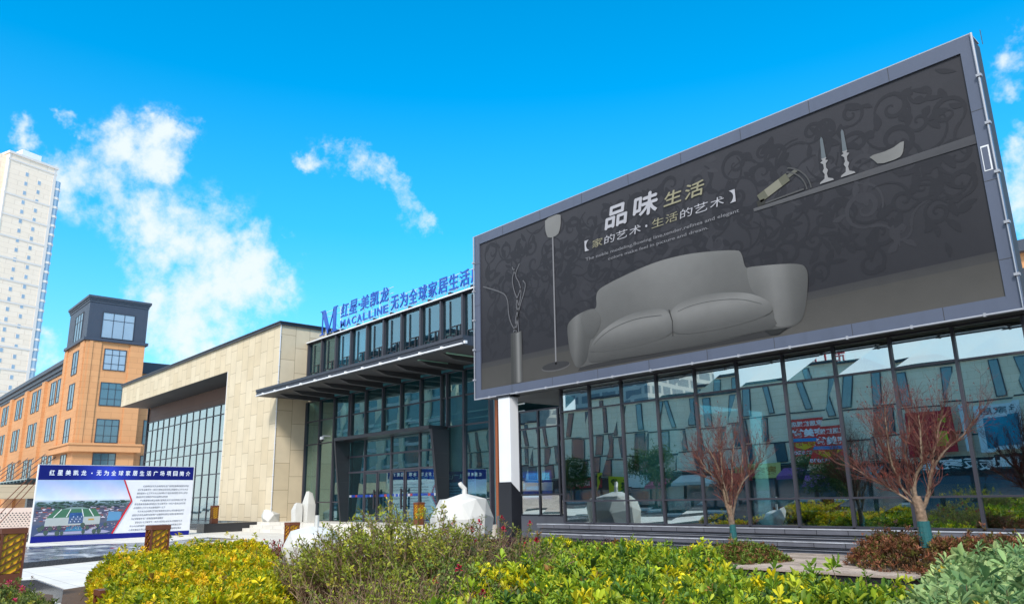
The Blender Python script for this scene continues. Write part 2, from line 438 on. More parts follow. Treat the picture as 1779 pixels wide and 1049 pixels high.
M['ground'] = tiles_mat('ground_paving', lin(220, 217, 210), lin(212, 208, 202), lin(150, 146, 140), .9, .9, .008, 'floor', .7, offset=0.0, mixv=.5)
M['asphalt'] = mat('asphalt', lin(70, 70, 74), 0.85, var=0.2, scale=4, bump=0.3)
M['line_paint'] = mat('road_paint', lin(220, 220, 216), 0.7)
M['soil_bed'] = M['soil']
def wet_mat():
    m = bpy.data.materials.new('wet_granite')
    nt, b, N, L = nodes_of(m)
    g = N('ShaderNodeNewGeometry')
    mp = N('ShaderNodeMapping'); mp.inputs['Scale'].default_value = (0.5, 0.9, 1); L(g.outputs['Position'], mp.inputs['Vector'])
    n = N('ShaderNodeTexNoise'); n.inputs['Scale'].default_value = 1.1; n.inputs['Detail'].default_value = 7; n.inputs['Roughness'].default_value = 0.65
    L(mp.outputs[0], n.inputs['Vector'])
    r = N('ShaderNodeValToRGB'); r.color_ramp.elements[0].position = 0.52; r.color_ramp.elements[0].color = lin(84, 86, 92)
    r.color_ramp.elements[1].position = 0.64; r.color_ramp.elements[1].color = lin(204, 206, 208)
    L(n.outputs[0], r.inputs['Fac']); L(r.outputs['Color'], b.inputs['Base Color'])
    mr = N('ShaderNodeMapRange'); mr.inputs['From Min'].default_value = 0.4; mr.inputs['From Max'].default_value = 0.6; mr.inputs['To Min'].default_value = 0.08; mr.inputs['To Max'].default_value = 0.5
    L(n.outputs[0], mr.inputs['Value']); L(mr.outputs[0], b.inputs['Roughness'])
    return m
M['wet'] = wet_mat()

structure('ground', MB().box(-1500, 1500, -1500, 1500, -0.6, -0.36), M['ground'])
poly_slab('lower_pavement', [(-60, -8.9), (-22.6, -8.9), (-21.7, 3.2), (-21.44, 4.25), (-18.2, 4.17), (-17.2, 9), (-16.6, 15.2), (-30, 16)], -0.37, -0.1, M['ground'])
PLAZA = [(-130, -7), (-24.6, -7), (-25.25, 4.4), (-26.9, 7.6), (-24.0, 10.2), (-19.2, 11.2), (-17.6, 14.0), (-17.6, 40), (-130, 40)]
poly_slab('plaza_paving', PLAZA, -0.37, 0.05, M['paving'])
poly_slab('wet_paving', [(-25.3, 4.5), (-26.6, 7.2), (-28.8, 9.6), (-31.9, 13.6), (-35.0, 13.4), (-33.0, 10.9), (-35.0, 6.4), (-34.6, 1.0), (-24.98, 1.0)], 0.03, 0.056, M['wet'])
# granite face along the plaza edge
mb = MB()
for a, b in zip(PLAZA[1:5], PLAZA[2:6]):
    d = Vector((b[0] - a[0], b[1] - a[1])).normalized(); n = Vector((d.y, -d.x)) * 0.06
    mb.prism([a, b, (b[0] + n.x, b[1] + n.y), (a[0] + n.x, a[1] + n.y)], 'z', -0.2, 0.045)
structure('plaza_kerb', mb, M['granite'])
BED = [(-17.0, 6.0), (-17.0, 8.4), (-16.9, 13.9), (-16.3, 15.2), (8, 15.3), (8, -2), (-6, -2), (-6.4, 1.4), (-8.6, 1.9), (-11.6, 2.6), (-15.1, 3.4)]
poly_slab('planting_bed', BED, -0.37, 0.20, M['soil'])
poly_slab('lower_bed', [(-18.1, 3.9), (-15.2, 3.3), (-11.6, 2.5), (-6.5, 1.3), (-6.1, -2), (-21.5, -2), (-21.2, 3.1)], -0.37, -0.16, M['soil'])
mb = MB()
edge = [(-22.62, -8.9), (-21.72, 3.2), (-21.46, 4.23), (-18.2, 4.15), (-18.1, 4.6)]
for a, b in zip(edge[:-1], edge[1:]):
    d = Vector((b[0] - a[0], b[1] - a[1])).normalized(); n = Vector((d.y, -d.x)) * 0.05
    mb.prism([a, b, (b[0] + n.x, b[1] + n.y), (a[0] + n.x, a[1] + n.y)], 'z', -0.36, -0.105)
structure('pavement_kerb', mb, M['granite'])
structure('road', MB().box(-400, 300, -19.5, -9.0, -0.37, -0.098), M['asphalt'])
mb = MB()
for k in range(60): mb.box(-200 + 6 * k, -197 + 6 * k, -14.35, -14.2, -0.097, -0.094)
structure('road_marking', mb, M['line_paint'])
structure('far_pavement', MB().box(-400, 300, -60, -19.5, -0.37, 0.04), M['paving'])

# ------------------------------------------------------------ shopping mall
mall = empty('shopping_mall', (-38.8, 18.12, 0.05), 'long cream stone and glass mall with projecting canopy and glass hall under the billboard', 'building')
GY = 19.9            # entrance glass line
# cream stone wing
mb = MB()
mb.box(-45.97, -38.81, 18.12, 24, 0.5, 11.18)
mb.box(-68.5, -45.97, 18.12, 24, 9.49, 11.18)
wall = mb.build('stone_wall', M['cream_stone'], mall)
mb = MB().box(-68.62, -38.69, 18.0, 24.1, 11.18, 11.30)
mb.box(-68.7, -38.62, 17.94, 24.1, 11.30, 11.36)
mb.build('coping', M['coping'], wall)
MB().box(-46.0, -45.975, 18.09, 18.12, 0.5, 9.48).build('corner_trim', M['white'], wall)
mb = MB().box(-38.80, -38.77, 18.08, 18.12, 0.5, 11.17)
for z in np.arange(1.2, 11, 0.85): mb.box(-38.83, -38.75, 18.06, 18.14, float(z), float(z) + 0.03)
mb.build('corner_trim', M['white'], wall)
MB().box(-68.48, -45.98, 18.15, 20.4, 9.46, 9.488).build('recess_soffit', M['soffit'], mall)
MB().box(-68.4, -45.9, 20.42, 20.6, 8.22, 9.45).build('brown_band', M['brown_band'], mall)
MB().box(-68.6, -45.9, 20.5, 21.5, 0.05, 0.34).build('wing_plinth', M['granite'], mall)

def pane(mb, x0, x1, z0, z1, y, t=0.014, jig=0.004):
    j = [random.uniform(-jig, jig) for _ in range(4)]
    v = [(x0, y + j[0], z0), (x1, y + j[1], z0), (x1, y + j[2], z1), (x0, y + j[3], z1)]
    v += [(a, b + t, c) for a, b, c in v]
    mb.add(v, [(0, 1, 2, 3), (7, 6, 5, 4), (0, 4, 5, 1), (1, 5, 6, 2), (2, 6, 7, 3), (3, 7, 4, 0)])

_mull = set()
def curtain(xs, zs, y, gm, parent, mw=0.06, md=0.12, tw=0.05, mm='mullion', z_m=None, front=0.04, jig=0.004, skip=()):
    """bays between the mullions xs, transoms at the inner heights zs; each bay a window, each mullion a part"""
    z_m = z_m or (zs[0], zs[-1])
    for i, (a, b) in enumerate(zip(xs[:-1], xs[1:])):
        if i in skip: continue
        g = MB()
        for c, d in zip(zs[:-1], zs[1:]):
            pane(g, a + mw / 2, b - mw / 2, c + tw / 2, d - tw / 2, y, jig=jig)
        w = g.build('window', gm, parent)
        for c in zs: MB().box(a + mw / 2 + .001, b - mw / 2 - .001, y - 0.05, y + 0.06, c - tw / 2, c + tw / 2).build('transom', M[mm], w)
    for x in xs:
        if (round(x, 1), round(y, 1), z_m[1]) in _mull: continue
        _mull.add((round(x, 1), round(y, 1), z_m[1]))
        MB().box(x - mw / 2, x + mw / 2, y - front, y + md - front, z_m[0], z_m[1]).build('mullion', M[mm], parent)

# wing curtain wall
xs = [-68.4 + i * 1.32 for i in range(18)]
curtain(xs, [0.34, 1.9, 3.45, 4.97, 5.72, 7.52, 8.22], 20.4, M['glass_cw'], mall, mw=0.08, tw=0.07, jig=0.006)
MB().box(-68.52, -68.42, 20.3, 24, 0.34, 9.46).build('end_post', M['mullion'], mall)

# entrance hall: lower glass, upper glass
ex = [-38.72 + 1.565 * i for i in range(11)]; ex[-1] = -22.95
pL, pR = -33.79, -25.84
low = [0.5, 1.45, 4.52, 5.78, 6.88]
curtain(ex[:4] + [pL - 0.05], low, GY, M['glass_entr'], mall, mw=0.1, md=0.2, front=0.10, tw=0.06)
mids = [x for x in ex if pL + 0.3 < x < pR - 0.3]
curtain([pL - 0.05] + mids + [pR + 0.05], [4.52, 5.78, 6.88], GY, M['glass_entr'], mall, mw=0.1, md=0.2, front=0.10, tw=0.06)
curtain([pR + 0.05] + [x for x in ex if x > pR + 0.3], low, GY, M['glass_entr'], mall, mw=0.1, md=0.2, front=0.10, tw=0.06)
ux = [-38.72 + 1.565 * i for i in range(11)]
curtain(ux, [7.32, 10.24], GY, M['glass_up'], mall, mw=0.12, md=0.24, front=0.14, tw=0.08)
# fretwork screens behind the upper panes
for i in range(10):
    f = MB(); a, b = ux[i] + 0.06, ux[i + 1] - 0.06; w = b - a
    y0, y1 = GY - 0.045, GY - 0.012
    for (u0, u1, z0, z1) in ((0.0, 1.0, 7.5, 7.53), (.34, .37, 8.5, 10.1), (.66, .69, 7.5, 8.9), (.12, .15, 7.5, 8.55), (.5, .53, 7.9, 8.5), (.84, .87, 8.2, 8.9)):
        f.box(a + u0 * w, a + u1 * w, y0, y1, z0, z1)
    for (u0, u1, z) in ((.12, .37, 8.55), (.37, .69, 8.9), (.53, .87, 8.2), (.12, .53, 7.9), (.34, .69, 8.5), (.69, 1.0, 8.9)):
        f.box(a + u0 * w, a + u1 * w, y0 + .002, y1 - .002, z - 0.016, z + 0.016)
    f.build('fretwork', M['dark_metal'], mall)
    if i in (2, 3):
        MB().box(a, b, GY + 0.1, GY + 0.12, 7.45, 10.1).build('frosted_screen', M['white'], mall)
mb = MB().box(-38.8, -20.5, 19.70, 20.2, 10.245, 10.32)
rf = mb.build('roof_edge', M['coping'], mall)
MB().box(-38.8, -20.5, 19.67, 19.699, 10.27, 10.335).build('roof_trim', M['white'], rf)
MB().box(-38.8, -20.5, 20.21, 36, 10.2, 10.31).build('roof', M['coping'], mall)
# canopy
cx0, cx1 = -38.8, -20.98
mb = MB().box(cx0, cx1, 16.9, 17.0, 7.03, 7.38).box(cx1 - 0.1, cx1, 17.0, 19.6, 7.03, 7.38).box(cx0, cx1, 16.86, 16.899, 7.27, 7.40).box(cx0, cx1 - .1, 17.0, 19.6, 7.30, 7.36)
for i in range(13): mb.box(cx0 + 1.5 + 1.4 * i, cx0 + 1.515 + 1.4 * i, 16.895, 16.9, 7.03, 7.27)
can = mb.build('canopy', M['fascia'], mall)
mb = MB().box(cx0, cx1 - 0.1, 17.0, 19.9, 7.04, 7.08)
mb.build('canopy_soffit', M['soffit'], can)
for i, x in enumerate(ex[1:]):
    MB().prism([(17.35, 7.04), (19.75, 7.04), (19.75, 6.78), (17.9, 6.86)], 'x', x - 0.11, x + 0.11).build('canopy_rib', M['soffit'], can)
mb = MB().tube([(cx0 + .1, 16.84, 7.06), (cx1, 16.84, 7.06)], 0.035, 8)
for i in range(13): mb.box(cx0 + 0.9 + 1.42 * i, cx0 + 1.0 + 1.42 * i, 16.80, 16.9, 7.03, 7.13)
mb.build('light_rail', M['white'], can)
M['strip'] = mat('strip_light', lin(150, 200, 180), 0.5)
MB().box(-24.6, -24.5, 17.4, 18.9, 7.0, 7.035).box(-22.7, -22.6, 17.4, 18.9, 7.0, 7.035).build('strip_light', M['strip'], can)
# portal
def side_slab(x0, x1):
    return MB().prism([(18.95, 4.40), (19.88, 4.40), (19.88, 0.5), (19.42, 0.5)], 'x', x0, x1)
por = MB().box(pL - 0.02, pR + 0.02, 18.88, 19.88, 4.405, 4.56).build('portal', M['black_panel'], mall)
side_slab(pL - 0.14, pL - 0.01).build('portal_side', M['black_panel'], por)
side_slab(pR + 0.01, pR + 0.16).build('portal_side', M['black_panel'], por)
j = MB()
for z in (1.45, 2.4, 3.4):
    for x in (pL - 0.009, pR + 0.161): j.box(x, x + 0.003, 18.95 + (4.4 - z) * 0.12 + .02, 19.86, z, z + 0.012)
for i in range(6): j.box(pL + 0.9 + 1.2 * i, pL + .915 + 1.2 * i, 18.876, 18.88, 4.42, 4.56)
j.build('panel_joint', M['soffit'], por)
dx = [pL, -32.3, -31.13, -29.97, -28.85, -27.7, pR]
# fixed lights above and beside the doors
g = MB(); t = MB()
for a, b in ((pL, -32.3), (-32.3, -29.97), (-29.97, -27.7), (-27.7, pR)):
    for c, d in ((2.86, 3.62), (3.62, 4.40)): pane(g, a + .04, b - .04, c + .03, d - .03, GY - 0.1)
    t.box(b - .04, b + .04, GY - .16, GY - .02, 0.5, 4.40)
for a, b in ((pL, -32.3), (-27.7, pR)): pane(g, a + .04, b - .04, .55, 2.83, GY - 0.1)
for z in (2.86, 3.62): t.box(pL, pR, GY - .15, GY - .03, z - .04, z + .04)
g.build('fixed_light', M['glass_entr'], mall); t.build('door_frame', M['mullion'], mall)
M['decal'] = paint_mat('decal', 0.5)
for k, (a, b) in enumerate(zip(dx[1:5], dx[2:6])):
    g = MB(); pane(g, a + .10, b - .10, .62, 2.74, GY - 0.1)
    d = g.build('door', M['glass_entr'], mall)
    f = MB()
    f.box(a + .042, a + .10, GY - .13, GY - .05, .52, 2.80).box(b - .10, b - .042, GY - .13, GY - .05, .52, 2.80).box(a + .1, b - .1, GY - .13, GY - .05, .52, .62).box(a + .1, b - .1, GY - .13, GY - .05, 2.74, 2.80)
    f.build('leaf_frame', M['mullion'], d)
    hx = b - .17 if k % 2 == 0 else a + .17
    MB().box(hx - .045, hx + .045, GY - .22, GY - .17, 1.1, 2.0).box(hx - .02, hx + .02, GY - .17, GY - .1, 1.2, 1.26).box(hx - .02, hx + .02, GY - .17, GY - .1, 1.85, 1.91).build('handle', M['black_panel'], d)
mb = MB()
for a, b in zip(dx[:-1], dx[1:]):
    x = a + 0.1
    while x < b - 0.14:
        c = random.choice([lin(30, 60, 150), lin(30, 60, 150), lin(40, 76, 160), lin(40, 76, 160), lin(170, 176, 190), lin(150, 60, 70)])
        w = random.uniform(.04, .22); w = min(w, b - .1 - x)
        mb.box(x, x + w, GY - .106, GY - .1055, 1.66 + random.uniform(-.01, .01), 1.77, c); x += w + .02
mb.build('door_decal', M['decal'], mall)
# wooden-look end post of the entrance hall, return wall
MB().box(-22.56, -22.42, 19.76, 19.9, 0.05, 6.9).build('end_pillar', M['wood_post'], mall)
# recessed glass beside the hall
rx = [-22.4, -21.3, -20.25, -19.2, -18.1, -17.0, -15.7]
curtain(rx, [0.87, 1.6, 4.05, 4.72], GY + 0.02, M['glass'], mall, mw=0.08, tw=0.06)
MB().box(-22.45, -15.6, 19.7, 20.3, 0.05, 0.84).build('recess_plinth', M['plinth'], mall)
MB().box(-18.5, -15.5, 16.15, 19.7, 4.67, 4.9).build('recess_soffit', M['soffit'], mall)
# glass hall under the billboard
HY = 16.2
hx = [-15.46, -14.33] + [-13.14 + 1.205 * i for i in range(14)]
curtain(hx, [0.80, 1.40, 3.98, 4.66], HY, M['glass'], mall, mw=0.06, md=0.14, front=0.05, tw=0.04, jig=0.007)
MB().box(-15.5, -15.42, 16.3, 19.7, 0.8, 4.7).build('return_wall', M['mullion'], mall)
MB().box(-15.5, 2.6, 16.12, 34, 4.68, 4.9).build('hall_roof', M['soffit'], mall)
mb = MB(); t = MB()
for (y0, z0, z1) in ((15.86, 0.66, 0.77), (15.60, 0.42, 0.52), (15.25, 0.24, 0.30)):
    mb.box(-16.3, 2.6, y0, 16.3, z0, z1)
    mb.box(-16.25, 2.6, y0 + 0.07, 16.3, z0 - 0.14, z0)
    for i in range(26):
        x = -15.7 + .72 * i + random.uniform(-.1, .1)
        t.box(x, x + .012, y0 - .003, y0, z0, z1)
for z in (.60, .56, .34, .38):
    mb.box(-16.2, 2.6, 15.9 if z > .5 else 15.64, 16.3, z, z + .012)
mb.box(-16.2, 2.6, 15.3, 16.3, 0.05, 0.2)
pl = mb.build('stone_plinth', M['plinth'], mall)
M['ledge_glint'] = mat('painted_glint', lin(176, 180, 190), .3, var=.5, scale=2.2, dirt=.8)  # pale strips painting the broken light reflections along the dark ledges
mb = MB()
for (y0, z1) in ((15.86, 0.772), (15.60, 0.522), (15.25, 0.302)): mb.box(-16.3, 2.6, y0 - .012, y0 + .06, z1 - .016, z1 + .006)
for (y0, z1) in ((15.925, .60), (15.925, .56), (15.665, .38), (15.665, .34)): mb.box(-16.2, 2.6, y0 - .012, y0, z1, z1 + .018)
mb.build('ledge_glint_strip', M['ledge_glint'], pl); t.build('stone_joint', M['black_granite'], pl)
# entrance platform, steps, side terrace
structure('entrance_platform', MB().box(-39.98, -22.5, 17.9, 20.5, 0.04, 0.5), M['paving'])
structure('entrance_steps', MB().box(-39.97, -22.5, 17.5, 17.9, 0.04, 0.35).box(-39.96, -22.5, 17.1, 17.5, 0.04, 0.2), M['paving'])
mb = MB().box(-41.0, -40.0, 15.1, 18.4, 0.04, 0.5)
t = tag(mb.build('granite_block', M['black_granite'], bevel=.01), 'low black polished granite block beside the entrance steps, under the cream wall', 'granite block')
structure('side_steps', MB().box(-69, -41.01, 17.2, 20.4, 0.04, .34).box(-69, -41.01, 16.8, 17.2, .04, .25).box(-69, -41.01, 16.4, 16.8, .04, .16), M['granite'])

# interiors seen through the glass
mb = MB()
mb.box(-38.6, -22.6, 33.8, 34, 0.5, 10.2)
mb.box(-38.7, -38.6, 20.3, 34, .5, 10.2)
mb.box(-15.4, 2.5, 27.8, 28, 0.8, 4.66); mb.box(2.4, 2.5, 16.4, 28, .8, 4.66)
mb.box(-22.5, -15.5, 26.8, 27, 0.8, 4.7)
mb.box(-68, -39, 27.8, 28, .3, 9.4)
mb.build('interior_wall', M['interior'], mall)
mb = MB().box(-38.6, -22.5, 20.0, 34, 0.3, 0.49).box(-15.4, 2.5, 16.3, 28, 0.6, 0.79).box(-22.5, -15.6, 20.1, 27, .6, .86).box(-68, -46, 20.6, 28, .2, .33)
mb.build('interior_floor', M['interior_floor'], mall)
mb = MB().box(-38.6, -22.5, 20.3, 34, 6.9, 7.3).box(-68, -46, 20.7, 28, 5.0, 5.4)
mb.build('interior_ceiling', M['interior'], mall)
for x, y in ((-36.0, 20.9), (-24.2, 21.2), (-30.4, 24.0), (-11.8, 17.4), (-7.6, 18.2), (-3.6, 17.6)):
    h = 6.85 if x < -20 else 4.66
    MB().prism([(x + .3 * math.cos(k * math.pi / 6), y + .3 * math.sin(k * math.pi / 6)) for k in range(12)], 'z', 0.5, h).build('column', M['column'], mall)
mb = MB()
for z in (6.0, 6.3): mb.box(-38.5, -22.7, 21.5, 21.56, z - 1.0, z - 0.95)
mb.build('gallery_rail', M['column'], mall)
# ------------------------------------------------------------ rooftop sign
sg = empty('rooftop_sign', (-38, 19.75, 10.5), 'row of blue letters on thin white rails along the roof edge above the canopy', 'sign')
def letter(ch, x0, x1, z0, z1, bold=0.0, y=19.68, th=0.045, shear=0.0):
    return text_mb(ch, x0 * .991, x1 * .991, z0 - .085, z1 - .085, y, th, bold, shear).build('letter', M['blue_letter'], sg)
# large serif initial
mx0, mz0, mw_, mh = -37.27, 10.46, 1.9, 1.40
def MP(l): return [(mx0 + u * mw_, mz0 + v * mh) for u, v in l]
mb = MB()
for l in ([(0, 0), (.26, 0), (.26, .035), (.155, .05), (.155, .93), (.115, .93), (.115, .05), (0, .035)],
          [(0, 1), (0, .965), (.09, .94), (.45, .0), (.50, .0), (.56, .17), (.27, 1)],
          [(.50, .0), (.56, .17), (.80, .90), (.77, .93), (.50, .10)],
          [(.77, 1), (1, 1), (1, .965), (.92, .95), (.92, .05), (1, .035), (1, 0), (.66, 0), (.66, .035), (.75, .05), (.75, .93)]):
    mb.prism(MP(l), 'y', 19.68, 19.73)
mb.build('letter', M['blue_letter'], sg)
x = -35.33
for ch, w in (('红', .86), ('星', .86), ('·', .22), ('美', .92), ('凯', .92), ('龙', .92)):
    if ch == '·': letter(ch, x + .05, x + .2, 11.47, 11.62, .03)
    else: letter(ch, x, x + w - .08, 11.16, 11.92, .012, shear=0.12)
    x += w + .02
x = -35.33
for ch in 'MACALLINE':
    w = .22 if ch == 'I' else .62 if ch == 'M' else .56
    letter(ch, x, x + (.09 if ch == 'I' else w - .12), 10.60, 11.0, .015); x += w + (.0 if ch != 'I' else .02)
x = -30.42
for ch in '无为全球家居生活广场':
    letter(ch, x, x + .68, 10.60, 11.32, .012); x += .785
mb = MB()
for z, a, b in ((10.53, -37.2, -20.6), (10.86, -35.0, -20.6), (11.2, -35.0, -20.6), (11.46, -37.2, -30.1), (11.76, -37.1, -30.1)):
    mb.tube([(a, 19.82, z), (b, 19.82, z)], 0.014, 5)
x = -36.8
while x < -20.7:
    mb.tube([(x, 19.82, 10.32), (x, 19.82, 11.76 if x < -30.2 else 11.2)], 0.014, 5)
    mb.tube([(x, 19.82, 11.2), (x + .1, 20.5, 10.31)], 0.012, 4)
    x += 0.78
mb.build('support_rail', M['white'], sg)
x = -36.5
while x < -20.7:
    MB().box(x, x + .16, 19.705, 19.9, 10.325, 10.45).build('foot_block', M['black_panel'], sg); x += 1.565

# ------------------------------------------------------------ security camera
sc = empty('security_camera', (-35.62, 19.62, 4.62), 'small dome security camera on a bracket, fixed to a dark mullion beside the entrance portal', 'camera')
MB().box(-35.66, -35.58, 19.3, 19.66, 4.78, 4.84).tube([(-35.62, 19.3, 4.8), (-35.62, 19.2, 4.74)], .05, 8).build('bracket', M['white'], sc)
MB().tube([(-35.62, 19.2, 4.76), (-35.62, 19.2, 4.62)], .11, 12).build('housing', M['white'], sc, smooth=False)
MB().sphere((-35.62, 19.2, 4.60), .10, 12, 8).build('dome', M['black_panel'], sc, smooth=True)

# ------------------------------------------------------------ billboard
BY = 15.5
bb = empty('billboard', (-11, BY, 4.65), 'huge dark billboard picturing a grey sofa, raised over the glass hall', 'billboard')
X0, X1, Z0, Z1 = -18.60, -3.31, 4.65, 10.21
x0, x1, z0, z1 = -18.34, -3.54, 4.92, 9.89
def fr(poly): return MB().prism(poly, 'y', BY - 0.02, BY + 0.16).build('frame_side', M['frame_blue'], bb)
fr([(X0, Z0), (X1, Z0), (x1, z0), (x0, z0)]); fr([(X0, Z1), (x0, z1), (x1, z1), (X1, Z1)])
fr([(X0, Z0), (x0, z0), (x0, z1), (X0, Z1)]); fr([(X1, Z0), (X1, Z1), (x1, z1), (x1, z0)])
mb = MB()
for i in range(9): mb.box(X0 + 1.75 * (i + 1), X0 + 1.75 * (i + 1) + .012, BY - .023, BY - .02, Z0, z0 - .002); mb.box(X0 + 1.75 * (i + 1) - .3, X0 + 1.75 * (i + 1) - .288, BY - .023, BY - .02, z1 + .002, Z1)
for z in (6.2, 7.75, 9.2): mb.box(X0, x0 - .002, BY - .023, BY - .02, z, z + .012); mb.box(x1 + .002, X1, BY - .023, BY - .02, z - .6, z - .588)
mb.build('panel_joint', M['soffit'], bb)
MB().box(X0 + .02, X1 - .02, BY + .165, BY + .6, Z0 + .02, Z1 - .02).build('casing', M['soffit'], bb)
mb = MB().tube([(X0 - .01, BY - .05, Z1), (X0 - .01, BY - .05, Z0 - .02), (X1 + .01, BY - .05, Z0 - .02), (X1 + .01, BY - .05, Z1)], .024, 8)
for i in range(12): x = X0 + .7 + 1.27 * i; mb.box(x, x + .04, BY - .08, BY, Z0 - .05, Z0 + .02)
for i in range(5): mb.box(X1 - .03, X1 + .06, BY - .09, BY, Z0 + .6 + i, Z0 + .65 + i); mb.box(X0 - .06, X0 + .03, BY - .09, BY, Z0 + .6 + i, Z0 + .65 + i)
mb.box(X0, X1, BY - .022, BY + .5, Z1 + .001, Z1 + .022)
mb.build('edge_rail', M['rail'], bb)
hb = MB().box(-3.50, -3.36, BY - .026, BY - .0205, 7.35, 7.86).build('hatch', M['white'], bb)
MB().box(-3.485, -3.385, BY - .030, BY - .0265, 7.37, 7.83).build('hatch_door', M['frame_blue'], hb)

# the printed picture: flat layers a few millimetres apart
BILL = 0.56
class Flat:
    def __init__(s, k=1.0): s.mb = MB(); s.k = k
    def sc(s, c):
        return [s.sc(q) for q in c] if isinstance(c, list) else (c[0] * s.k, c[1] * s.k, c[2] * s.k, 1)
    def poly(s, pts, col, lay):
        s.mb.add([(p[0], -0.0035 * lay, p[1]) for p in pts], [tuple(range(len(pts)))], s.sc(col))
    def stroke(s, pts, w, col, lay):
        n = len(pts)
        if not isinstance(w, (list, tuple)): w = [w] * n
        L_, R_ = [], []
        for i, p in enumerate(pts):
            a = pts[max(i - 1, 0)]; b = pts[min(i + 1, n - 1)]
            dx, dy = b[0] - a[0], b[1] - a[1]; l = math.hypot(dx, dy) or 1
            nx, ny = -dy / l * w[i] / 2, dx / l * w[i] / 2
            L_.append((p[0] + nx, p[1] + ny)); R_.append((p[0] - nx, p[1] - ny))
        V = [(p[0], -0.0035 * lay, p[1]) for p in L_ + R_]
        s.mb.add(V, [(i + 1, i, n + i, n + i + 1) for i in range(n - 1)], s.sc(col))
    def shaded(s, outline, fn, lay, step=0.12):
        """fill an outline with a fine mesh coloured by fn(x, z)"""
        pts = [Vector(p) for p in outline]; n = len(pts)
        xs = [p.x for p in pts]; zs = [p.y for p in pts]
        inner = [Vector((a, b)) for a in np.arange(min(xs), max(xs), step) for b in np.arange(min(zs), max(zs), step)]
        r = delaunay_2d_cdt(pts + inner, [(i, (i + 1) % n) for i in range(n)], [], 1, 1e-5)
        V, F = r[0], r[2]
        s.mb.add([(p.x, -0.0035 * lay, p.y) for p in V], [tuple(reversed(f)) for f in F], [s.sc(fn(p.x, p.y)) for p in V])

def smooth(pts, k=2, closed=True):
    for _ in range(k):
        q = []
        n = len(pts)
        for i in range(n if closed else n - 1):
            a, b = pts[i], pts[(i + 1) % n]
            q += [(a[0] * .75 + b[0] * .25, a[1] * .75 + b[1] * .25), (a[0] * .25 + b[0] * .75, a[1] * .25 + b[1] * .75)]
        if not closed: q = [pts[0]] + q + [pts[-1]]
        pts = q
    return pts

def grey(v, warm=0.0): c = lin(v + warm, v, v - warm * 1.2); return c
pic = Flat(BILL)
def wallcol(x, z):
    t = min(1, max(0, (z - 6.2) / 3.2)); u = (x + 18.3) / 14.8
    v = 52 + 22 * t * (1 - .3 * u)
    return lin(v, v - 1, v + 6)
pic.shaded([(x0, z0), (x1, z0), (x1, z1), (x0, z1)], wallcol, 0, 0.8)
wallo = pic.mb.build('picture_wall', M['print'], bb, local=True); wallo.location = (0 - 0, 0, 0)
# children of the picture carry local offsets from the billboard empty
def place(o): o.location = (11, BY + 0.02 - BY, -4.65); return o
place(wallo)
# damask scrolls
dm = Flat(BILL); rr = random.Random(5); lk = [.15]
def nxt(): lk[0] += .0017; return lk[0]
def spiral(cx, cz, r, a0, turns, sgn):
    n = 26; P = []; W = []
    for i in range(n):
        t = i / (n - 1); rad = r * (1 - t) ** .8 + .02; a = a0 + sgn * turns * 2 * math.pi * t
        P.append((cx + rad * math.cos(a), cz + rad * math.sin(a))); W.append(.035 + .10 * math.sin(math.pi * min(1, t * 1.15)) * r / .5)
    return P, W
def clipc(P): return all(x0 + .05 < p[0] < x1 - .05 and 5.85 < p[1] < z1 - .05 for p in P)
def leafshape(x, z, a, l, w):
    q = [(0, 0), (.25, .55), (.55, .9), (.8, .55), (1, 0), (.75, -.25), (.4, -.35)]
    ca, sa = math.cos(a), math.sin(a)
    return smooth([(x + (u * l) * ca - (v * w) * sa, z + (u * l) * sa + (v * w) * ca) for u, v in q], 1)
lay = 1
gx = x0 + .7
row = 0
while gx < x1:
    gz = 6.1 + (.55 if row % 2 else 0)
    while gz < z1:
        cx, cz = gx + rr.uniform(-.18, .18), gz + rr.uniform(-.18, .18)
        t = min(1, max(0, (cz - 6.2) / 3.2))
        b = 45 + 8 * t if rr.random() < .85 else 60 + 14 * t
        col = lin(b, b - 1, b + 6)
        sgn = 1 if rr.random() < .5 else -1; a0 = rr.uniform(0, 6.28)
        P, W = spiral(cx, cz, rr.uniform(.2, .42), a0, rr.uniform(1.0, 1.5), sgn)
        if clipc(P): dm.stroke(P, W, col, nxt())
        tail = [(P[0][0] + .75 * k / 7 * math.cos(a0 - sgn * (1.5 - .14 * k)), P[0][1] + .75 * k / 7 * math.sin(a0 - sgn * (1.5 - .14 * k))) for k in range(8)]
        if clipc(tail): dm.stroke(tail, [.07 - .006 * k for k in range(8)], col, nxt())
        for k in range(4):
            i = rr.randrange(0, 14); a = rr.uniform(0, 6.28)
            lf = leafshape(P[i][0], P[i][1], a, rr.uniform(.25, .5), rr.uniform(.09, .17))
            if clipc(lf): dm.poly(lf, col, nxt())
        gz += .66
    gx += .60; row += 1
place(dm.mb.build('picture_damask', M['print'], wallo, local=True)).location = (0, 0, 0)
# floor and skirting
fl = Flat(BILL)
fl.shaded([(x0, z0), (x1, z0), (x1, 5.61), (x0, 5.61)], lambda x, z: grey(84 + 14 * (5.6 - z) / .7 * (1 if x > -8 else .5) + (3 if x > -8 else 0), 2), 3, .3)
fl.poly([(x0, 5.61), (x1, 5.61), (x1, 5.79), (x0, 5.79)], [lin(78, 77, 78), lin(80, 79, 80), lin(72, 71, 74), lin(72, 71, 74)], 3)
fl.poly([(-14.1, 4.97), (-8.0, 4.97), (-7.6, 5.12), (-8.4, 5.5), (-13.6, 5.5)], [lin(62, 61, 63)] * 5, 4)
fl.mb.build('picture_floor', M['print'], wallo, local=True)
